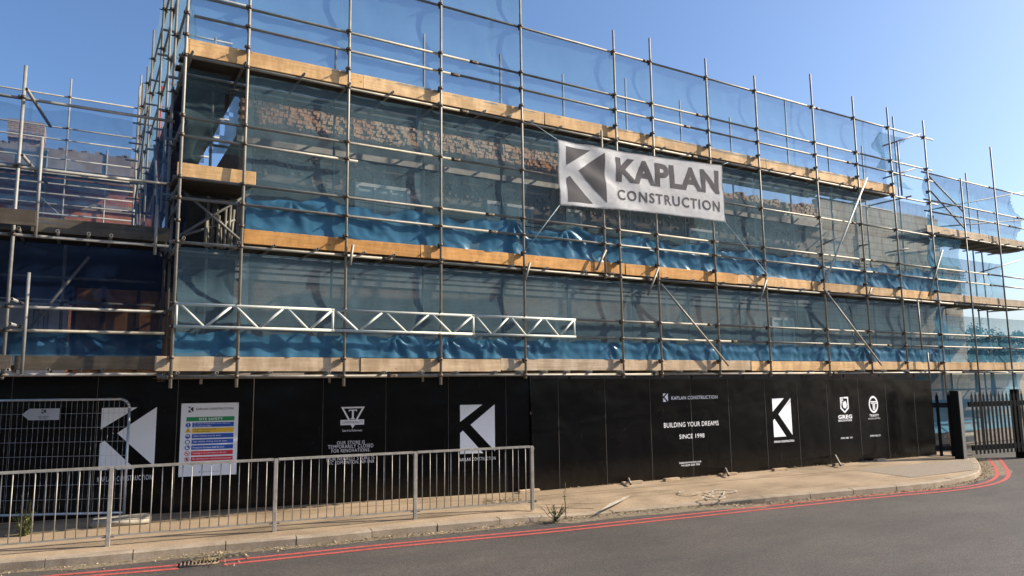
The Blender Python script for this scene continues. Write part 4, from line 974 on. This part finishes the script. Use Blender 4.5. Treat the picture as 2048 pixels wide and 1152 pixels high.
for a, b in zip(rp, rp[1:]):
    e = (b-a).normalized(); n_ = Vector((e.y, -e.x)); a2, b2 = a+e*.034, b-e*.034
    for z0, z1, hw in ((RH-.022, RH+.012, .028), (.125, .143, .022)):
        bm = nb(); obox(bm, a2, b2, z0, z1, hw*2, -hw); obj('top_rail' if z0 > .5 else 'bottom_rail', bm, M['rail'], rl)
    nbar = 16
    for k in range(nbar):
        p = a2.lerp(b2, (k+.75)/(nbar+.5)); p = p+n_*(.016 if k % 2 else -.016)
        bm = nb(); tube(bm, (p.x, p.y, .142), (p.x+random.uniform(-.004, .004), p.y, RH-.02), .0075, 8, False); obj('baluster', bm, M['rail'], rl)

# ================================================================== banner
YBn = D-.085
c4 = [at(1114, 279, YBn), at(1443, 330, YBn), at(1451, 445, YBn), at(1119, 411, YBn)]
bx0, bx1 = (c4[0].x+c4[3].x)/2, (c4[1].x+c4[2].x)/2
ban = thing('banner', 'large white vinyl banner with black K emblem and lettering, roped to the scaffold', 'banner', ((bx0+bx1)/2, YBn, 5.8))
def warp(u, v):       # u,v in 0..1 (v from the bottom) -> point on the cloth
    top = c4[0].lerp(c4[1], u); bot = c4[3].lerp(c4[2], u)
    bow = .05*math.sin(math.pi*u)*(1 if v > .5 else -1)*abs(2*v-1)
    p = bot.lerp(top, v); p.z -= bow*(.8 if v > .5 else .9)
    x = (1-abs(u)); 
    y = .018*math.sin((u*5+(1-v))*9)*math.exp(-((u-.02)**2+(v-1)**2)*9)+.035*math.sin((u*3.2+v*1.3)*7+2*fbm((u*3, v*2, 1)))*math.exp(-((u-.18)*3.2)**2)+.016*math.sin((u*3-v*1.2)*11)*math.exp(-((u-1)**2)*7)
    y += .014*fbm((u*6, v*3, 3), 4)+.012*abs(fbm((u*9+v*3, v*3-u*2, 9), 2))
    p.y = YBn-.005-y*.58; return p
bm = nb(); nx, ny = 110, 36; g = [[bm.verts.new(warp(i/nx, j/ny)) for j in range(ny+1)] for i in range(nx+1)]
for a, b in zip(g, g[1:]):
    for k in range(ny): f = bm.faces.new([a[k], b[k], b[k+1], a[k+1]]); f.smooth = True
bmesh.ops.solidify(bm, geom=bm.faces[:], thickness=.002); obj('cloth', bm, M['banner'], ban, True)
def on_cloth(fn, name):
    bm = nb(); fn(bm)
    for k in range(1, 70): bmesh.ops.bisect_plane(bm, geom=bm.verts[:]+bm.edges[:]+bm.faces[:], plane_co=(k/70, 0, 0), plane_no=(1, 0, 0))
    for k in range(1, 24): bmesh.ops.bisect_plane(bm, geom=bm.verts[:]+bm.edges[:]+bm.faces[:], plane_co=(0, k/24, 0), plane_no=(0, 1, 0))
    for v in bm.verts: q = warp(v.co.x, v.co.y); q.y -= .0045; v.co = q
    return obj(name, bm, M['banner_ink'], ban, True)
def bk(bm):
    for t in KL: bm.faces.new([bm.verts.new((.043+.212*a, .92-.855*b, 0)) for a, b in t])
on_cloth(bk, 'logo')
def btext(s, a0, a1, b0, b1, bold, sp):
    def f(bm):
        V, Fs = text2d(s, bold, sp); vs_ = [bm.verts.new((a0+(a1-a0)*x, b0+(b1-b0)*y, 0)) for x, y in V]
        for q in Fs:
            try: bm.faces.new([vs_[i] for i in q])
            except ValueError: pass
    return f
on_cloth(btext('KAPLAN', .318, .97, .475, .885, .04, 1.02), 'lettering'); on_cloth(btext('CONSTRUCTION', .318, .965, .165, .345, .022, 1.22), 'lettering')
for p, q in (((1114, 279), (1057, 241)), ((1119, 411), (1050, 502)), ((1443, 330), (1456, 325)), ((1451, 445), (1535, 548))):
    bm = nb(); path(bm, [at(*p, YBn), at(*q, D-.03)], .006, 5); obj('rope', bm, M['rope'], ban)

# ================================================================== palisade gate
GA, GB = v2(gnd(1948, 915)), v2(gnd(2090, 906)); GP = Plane(GA, GB)
zpt = GP.uz(1985, 782)[1]
pg = thing('palisade_gate', 'black steel palisade gate with spiked pales across the side entrance', 'gate', GP.P(0, 0, 0))
gw = (GB-GA).length
bm = nb(); obox(bm, GA, GB, zpt-.42, zpt-.28, .05, .0); obj('top_rail', bm, M['black'], pg)
bm = nb(); obox(bm, GA, GB, .18, .32, .05, .0); obj('bottom_rail', bm, M['black'], pg)
def pale(pl, u, z0, z1, of, parent):
    bm = nb(); w_ = .043
    prof = [(u-w_, z0), (u+w_, z0), (u+w_, z1-.12), (u+.012, z1-.05), (u+.02, z1), (u, z1-.02), (u-.02, z1), (u-.012, z1-.05), (u-w_, z1-.12)]
    f = bm.faces.new([bm.verts.new(pl.P(a, z, of)) for a, z in prof]); bmesh.ops.solidify(bm, geom=[f], thickness=.012); obj('pale', bm, M['black'], parent)
k = 0; u = .1
while u < gw: pale(GP, u, .08, zpt, .012, pg); u += .15
LA, LB = v2(gnd(1874, 917)), v2(gnd(1912, 917)); LP = Plane(LA, LB)
pf = thing('palisade_fence', 'short dark palisade section in the gap between the right hoarding and the gate post', 'fence', LP.P(0, 0, 0))
lw = (LB-LA).length
for za in (zpt-.42, .2): bm = nb(); obox(bm, LA, LB, za, za+.13, .05, .0); obj('rail', bm, M['black'], pf)
u = .12
while u < lw: pale(LP, u, .06, zpt, .012, pf); u += .30
p = v2(gnd(1931, 918)); q = v2(gnd(2052, 907))
for c_, lab in ((p, 'thick square black gate post with a grey front, between hoarding end and gate'), (q, 'black gate post at the right edge of the photo beside the palisade gate')):
    t = thing('gate_post', lab, 'post', (c_.x, c_.y, 0)); bm = nb(); box(bm, (c_.x-.10, c_.y-.0, -.12), (c_.x+.10, c_.y+.22, zpt+.03)); obj('shaft', bm, M['black'], t)
    bm = nb(); box(bm, (c_.x-.075, c_.y-.012, -.1), (c_.x+.075, c_.y-.002, zpt+.02)); obj('front_plate', bm, M['grey_post'], t)  # sunlit front of the post put in as a lighter colour

lwall = thing('low_wall', 'low dark brick wall behind the palisade gate, under the blue net', 'wall', (25, D+2.2, 0))
bm = nb(); box(bm, (XE+.4, D+2.2, -.1), (30, D+2.45, .80)); obj('brickwork', bm, M['wall'], lwall); bm = nb(); box(bm, (XE+.36, D+2.16, .803), (30, D+2.49, .88)); obj('coping', bm, M['parapet'], lwall)
# ================================================================== hoarding feet
fts = [(1058, 985, .45, None), (1264, 968, .5, (1257, 957, 1261, 968)), (1343, 961.5, .42, None), (1456, 951, .5, (1451, 937, 1457, 951)), (1559, 941.5, .42, None), (1677, 931.5, .36, (1671, 911, 1681, 931)), (1761, 922, .36, None)]
labs = ['timber block lying at the hoarding foot by the end of the railing', 'timber block with a short bright tube, second along the right hoarding foot', 'plain timber block under the web address on the right hoarding', 'timber block with a bent tube, left of the big white K', 'plain timber block directly under the big white K on the right hoarding', 'timber block with a long leaning tube under the brickwork shield emblem', 'small timber block under the round double-T emblem']
for (px, py, ln, tb), lab in zip(fts, labs):
    p = gnd(px, py); e = HR.e; t = thing('timber_block', lab, 'block', p, 'timber blocks along the hoarding foot'); bm = nb(); v = box(bm, (-ln/2, -.05, .0), (ln/2, .05, .06))
    rot = Matrix.Rotation(math.atan2(e.y, e.x)+random.uniform(-.06, .06), 3, 'Z')
    for q in v: q.co = rot@q.co+p
    bmesh.ops.bevel(bm, geom=bm.edges[:], offset=.006, segments=1, affect='EDGES'); obj('block', bm, M['wood_pale'], t)
    if tb:
        a = hit(tb[0], tb[1], HRA+HR.n*.03, HRB+HR.n*.03); b = p+Vector((.03, -.03, .06)); b = gnd(tb[2], tb[3], .055); tubeobj('stub_tube', a, b, M['tube'], t)

# ================================================================== gully, weeds, litter
gp = [gnd(362, 1127, RZ), gnd(438, 1118, RZ), gnd(436, 1128, RZ), gnd(360, 1136, RZ)]
gr_ = thing('drain_grate', 'rusty road gully grate by the kerb, half choked with dry stalks', 'grate', gp[0])
bm = nb(); c0, c1 = gp[0].lerp(gp[3], .5), gp[1].lerp(gp[2], .5); 
poly(bm, [p+Vector((0, 0, .003)) for p in gp[::-1]]); obj('pit', bm, M['grit'], gr_)
bm = nb()
for k in range(11): t = k/10; a, b = gp[0].lerp(gp[1], t), gp[3].lerp(gp[2], t); path(bm, [a+Vector((0, 0, .012)), b+Vector((0, 0, .012))], .012, 5)
path(bm, [gp[0]+Vector((0, 0, .014)), gp[1]+Vector((0, 0, .014))], .014, 5); path(bm, [gp[3]+Vector((0, 0, .014)), gp[2]+Vector((0, 0, .014))], .014, 5); obj('bars', bm, M['rust'], gr_)
def leafq(bm, p, s, q=None):
    d = Vector((random.gauss(0, 1), random.gauss(0, 1), random.gauss(0, .35 if q is None else .8))).normalized(); n_ = d.cross(Vector((random.random()*.4, random.random()*.4, 1))).normalized()
    k = Vector((0, 0, s*.25))
    bm.faces.new([bm.verts.new(v) for v in (p-d*s, p+n_*s*.45+k, p+d*s, p-n_*s*.45)])
bm = nb()
for i in range(2600):
    k = random.randrange(len(KP)-2); p = KP[k].lerp(KP[k+1], random.random()); d = abs(random.gauss(0, .13))+.01
    if KP[k].x < 2.5 and random.random() < .55: continue
    q = p-KN[k]*d; q.z = RZ+.006+random.random()*.012; leafq(bm, q, random.uniform(.008, .030))
for i in range(70):
    p = gnd(random.uniform(345, 500), random.uniform(1105, 1134), RZ); leafq(bm, p+Vector((0, 0, .02)), random.uniform(.01, .035))
for i in range(300): p = gnd(random.uniform(968, 1045), random.uniform(998, 1008)); leafq(bm, p+Vector((0, 0, .01)), random.uniform(.01, .03))
for i in range(420):
    u = random.uniform(0, 14); p = HR.P(u, .008+random.random()*.02, .03+abs(random.gauss(0, .06))); leafq(bm, p, random.uniform(.008, .028))
tag(obj('leaf_litter', bm, M['leafdry'], None, False, False), 'dry leaf litter and grit along the gutter and hoarding foot', 'leaf litter', None, 'stuff')
# gravelly dirt along the gutter
bm = nb(); vr = []
for i, (p, n_) in enumerate(zip(KP, KN)):
    w_ = .20+.10*fbm((p.x*.9, 2, 2))+(.25 if 7 < p.x < 11 else 0)+(.4 if p.x > 18.5 else 0)
    vr.append((bm.verts.new((p.x, p.y, RZ+.002)), bm.verts.new((p-n_*w_).to_3d()*1 if False else (p.x-n_.x*w_, p.y-n_.y*w_, RZ+.002))))
for a, b in zip(vr, vr[1:]): bm.faces.new([a[0], b[0], b[1], a[1]])
struct('gutter_dirt', bm, M['grit'])
def weed(name, label, p, hgt, spread, nst, nlf, lsz, mleaf, mstem, flower=False):
    t = thing(name, label, 'weed', p); bs, bl = nb(), nb()
    for s_ in range(nst):
        a = random.uniform(0, 6.28); tip = p+Vector((math.cos(a)*spread*random.random(), math.sin(a)*spread*random.random(), hgt*random.uniform(.55, 1)))
        pts = [p.lerp(tip, k/5)+Vector((random.gauss(0, .008), random.gauss(0, .008), 0)) for k in range(6)]; path(bs, pts, .004, 4)
        for k in range(nlf): q = pts[0].lerp(pts[-1], random.random()**1.3)+Vector((random.gauss(0, .03), random.gauss(0, .03), 0)); leafq(bl, q, lsz*random.uniform(.5, 1.2), 1)
    obj('stem', bs, M[mstem], t)
    if nlf: obj('foliage', bl, M[mleaf], t)
weed('weed', 'leafy green weed growing behind the railing at the mesh fence foot', gnd(45, 1072), .38, .16, 16, 22, .032, 'leaf', 'stem'); 
weed('weed', 'thin tall dry stalk standing behind the railing above the leafy weed', gnd(52, 1068)+Vector((.03, .05, 0)), .62, .08, 4, 8, .018, 'leaf', 'stem')
weed('weed', 'tall thin yellowing weed growing at the dropped kerb end', gnd(1131, 1038, RZ+.03), .62, .05, 3, 16, .018, 'leaf', 'stem')
weed('weed', 'dead blackened weed clump at the kerb beside the tall yellowing weed', gnd(1110, 1043, RZ+.02), .26, .32, 26, 3, .03, 'leaf', 'deadstem')
weed('weed', 'flattened dry stalks lying over the road gully', gnd(420, 1122, RZ+.02), .09, .5, 14, 1, .02, 'leafdry', 'stem')

# ================================================================== trees beyond, right
def tree(label, px, py, Y, hgt, rad):
    p = at(px, py, Y); base = Vector((p.x, Y, 0)); top = p.z; t = thing('tree', label, 'tree', base, 'distant trees on the right')
    bm = nb(); tube(bm, base, base+Vector((0, 0, top*.55)), .3, 8, False, .14)
    for k in range(6): a = k*1.05; tube(bm, base+Vector((0, 0, top*.45)), base+Vector((math.cos(a)*rad*.5, math.sin(a)*rad*.5, top*.75)), .1, 6, False, .04)
    obj('trunk', bm, M['bark'], t); bm = nb(); cl = []
    for k in range(16): a, r_ = random.uniform(0, 6.28), rad*math.sqrt(random.random())*.8; cl.append((base+Vector((math.cos(a)*r_, math.sin(a)*r_, top*random.uniform(.5, .92))), rad*random.uniform(.25, .45)))
    for i in range(2600): c_, r_ = random.choice(cl); leafq(bm, c_+Vector((random.gauss(0, 1), random.gauss(0, 1), random.gauss(0, .8)))*r_*.5, random.uniform(.12, .28), 1)
    obj('crown', bm, M['leafdark'], t)
tree('broad dark tree beyond the right-hand nets, left of the pair', 1975, 648, 46, 7, 2.6); tree('lower dark tree beyond the right-hand nets, nearer the photo edge', 2020, 660, 52, 6, 2.4)
tree('small far tree showing faintly between the right-hand poles', 1945, 672, 60, 6, 2.2)

for o in sc.objects:
    if o.type == 'MESH' and o.parent is None and 'label' not in o.keys() and o.get('kind') is None: print('UNTAGGED', o.name)
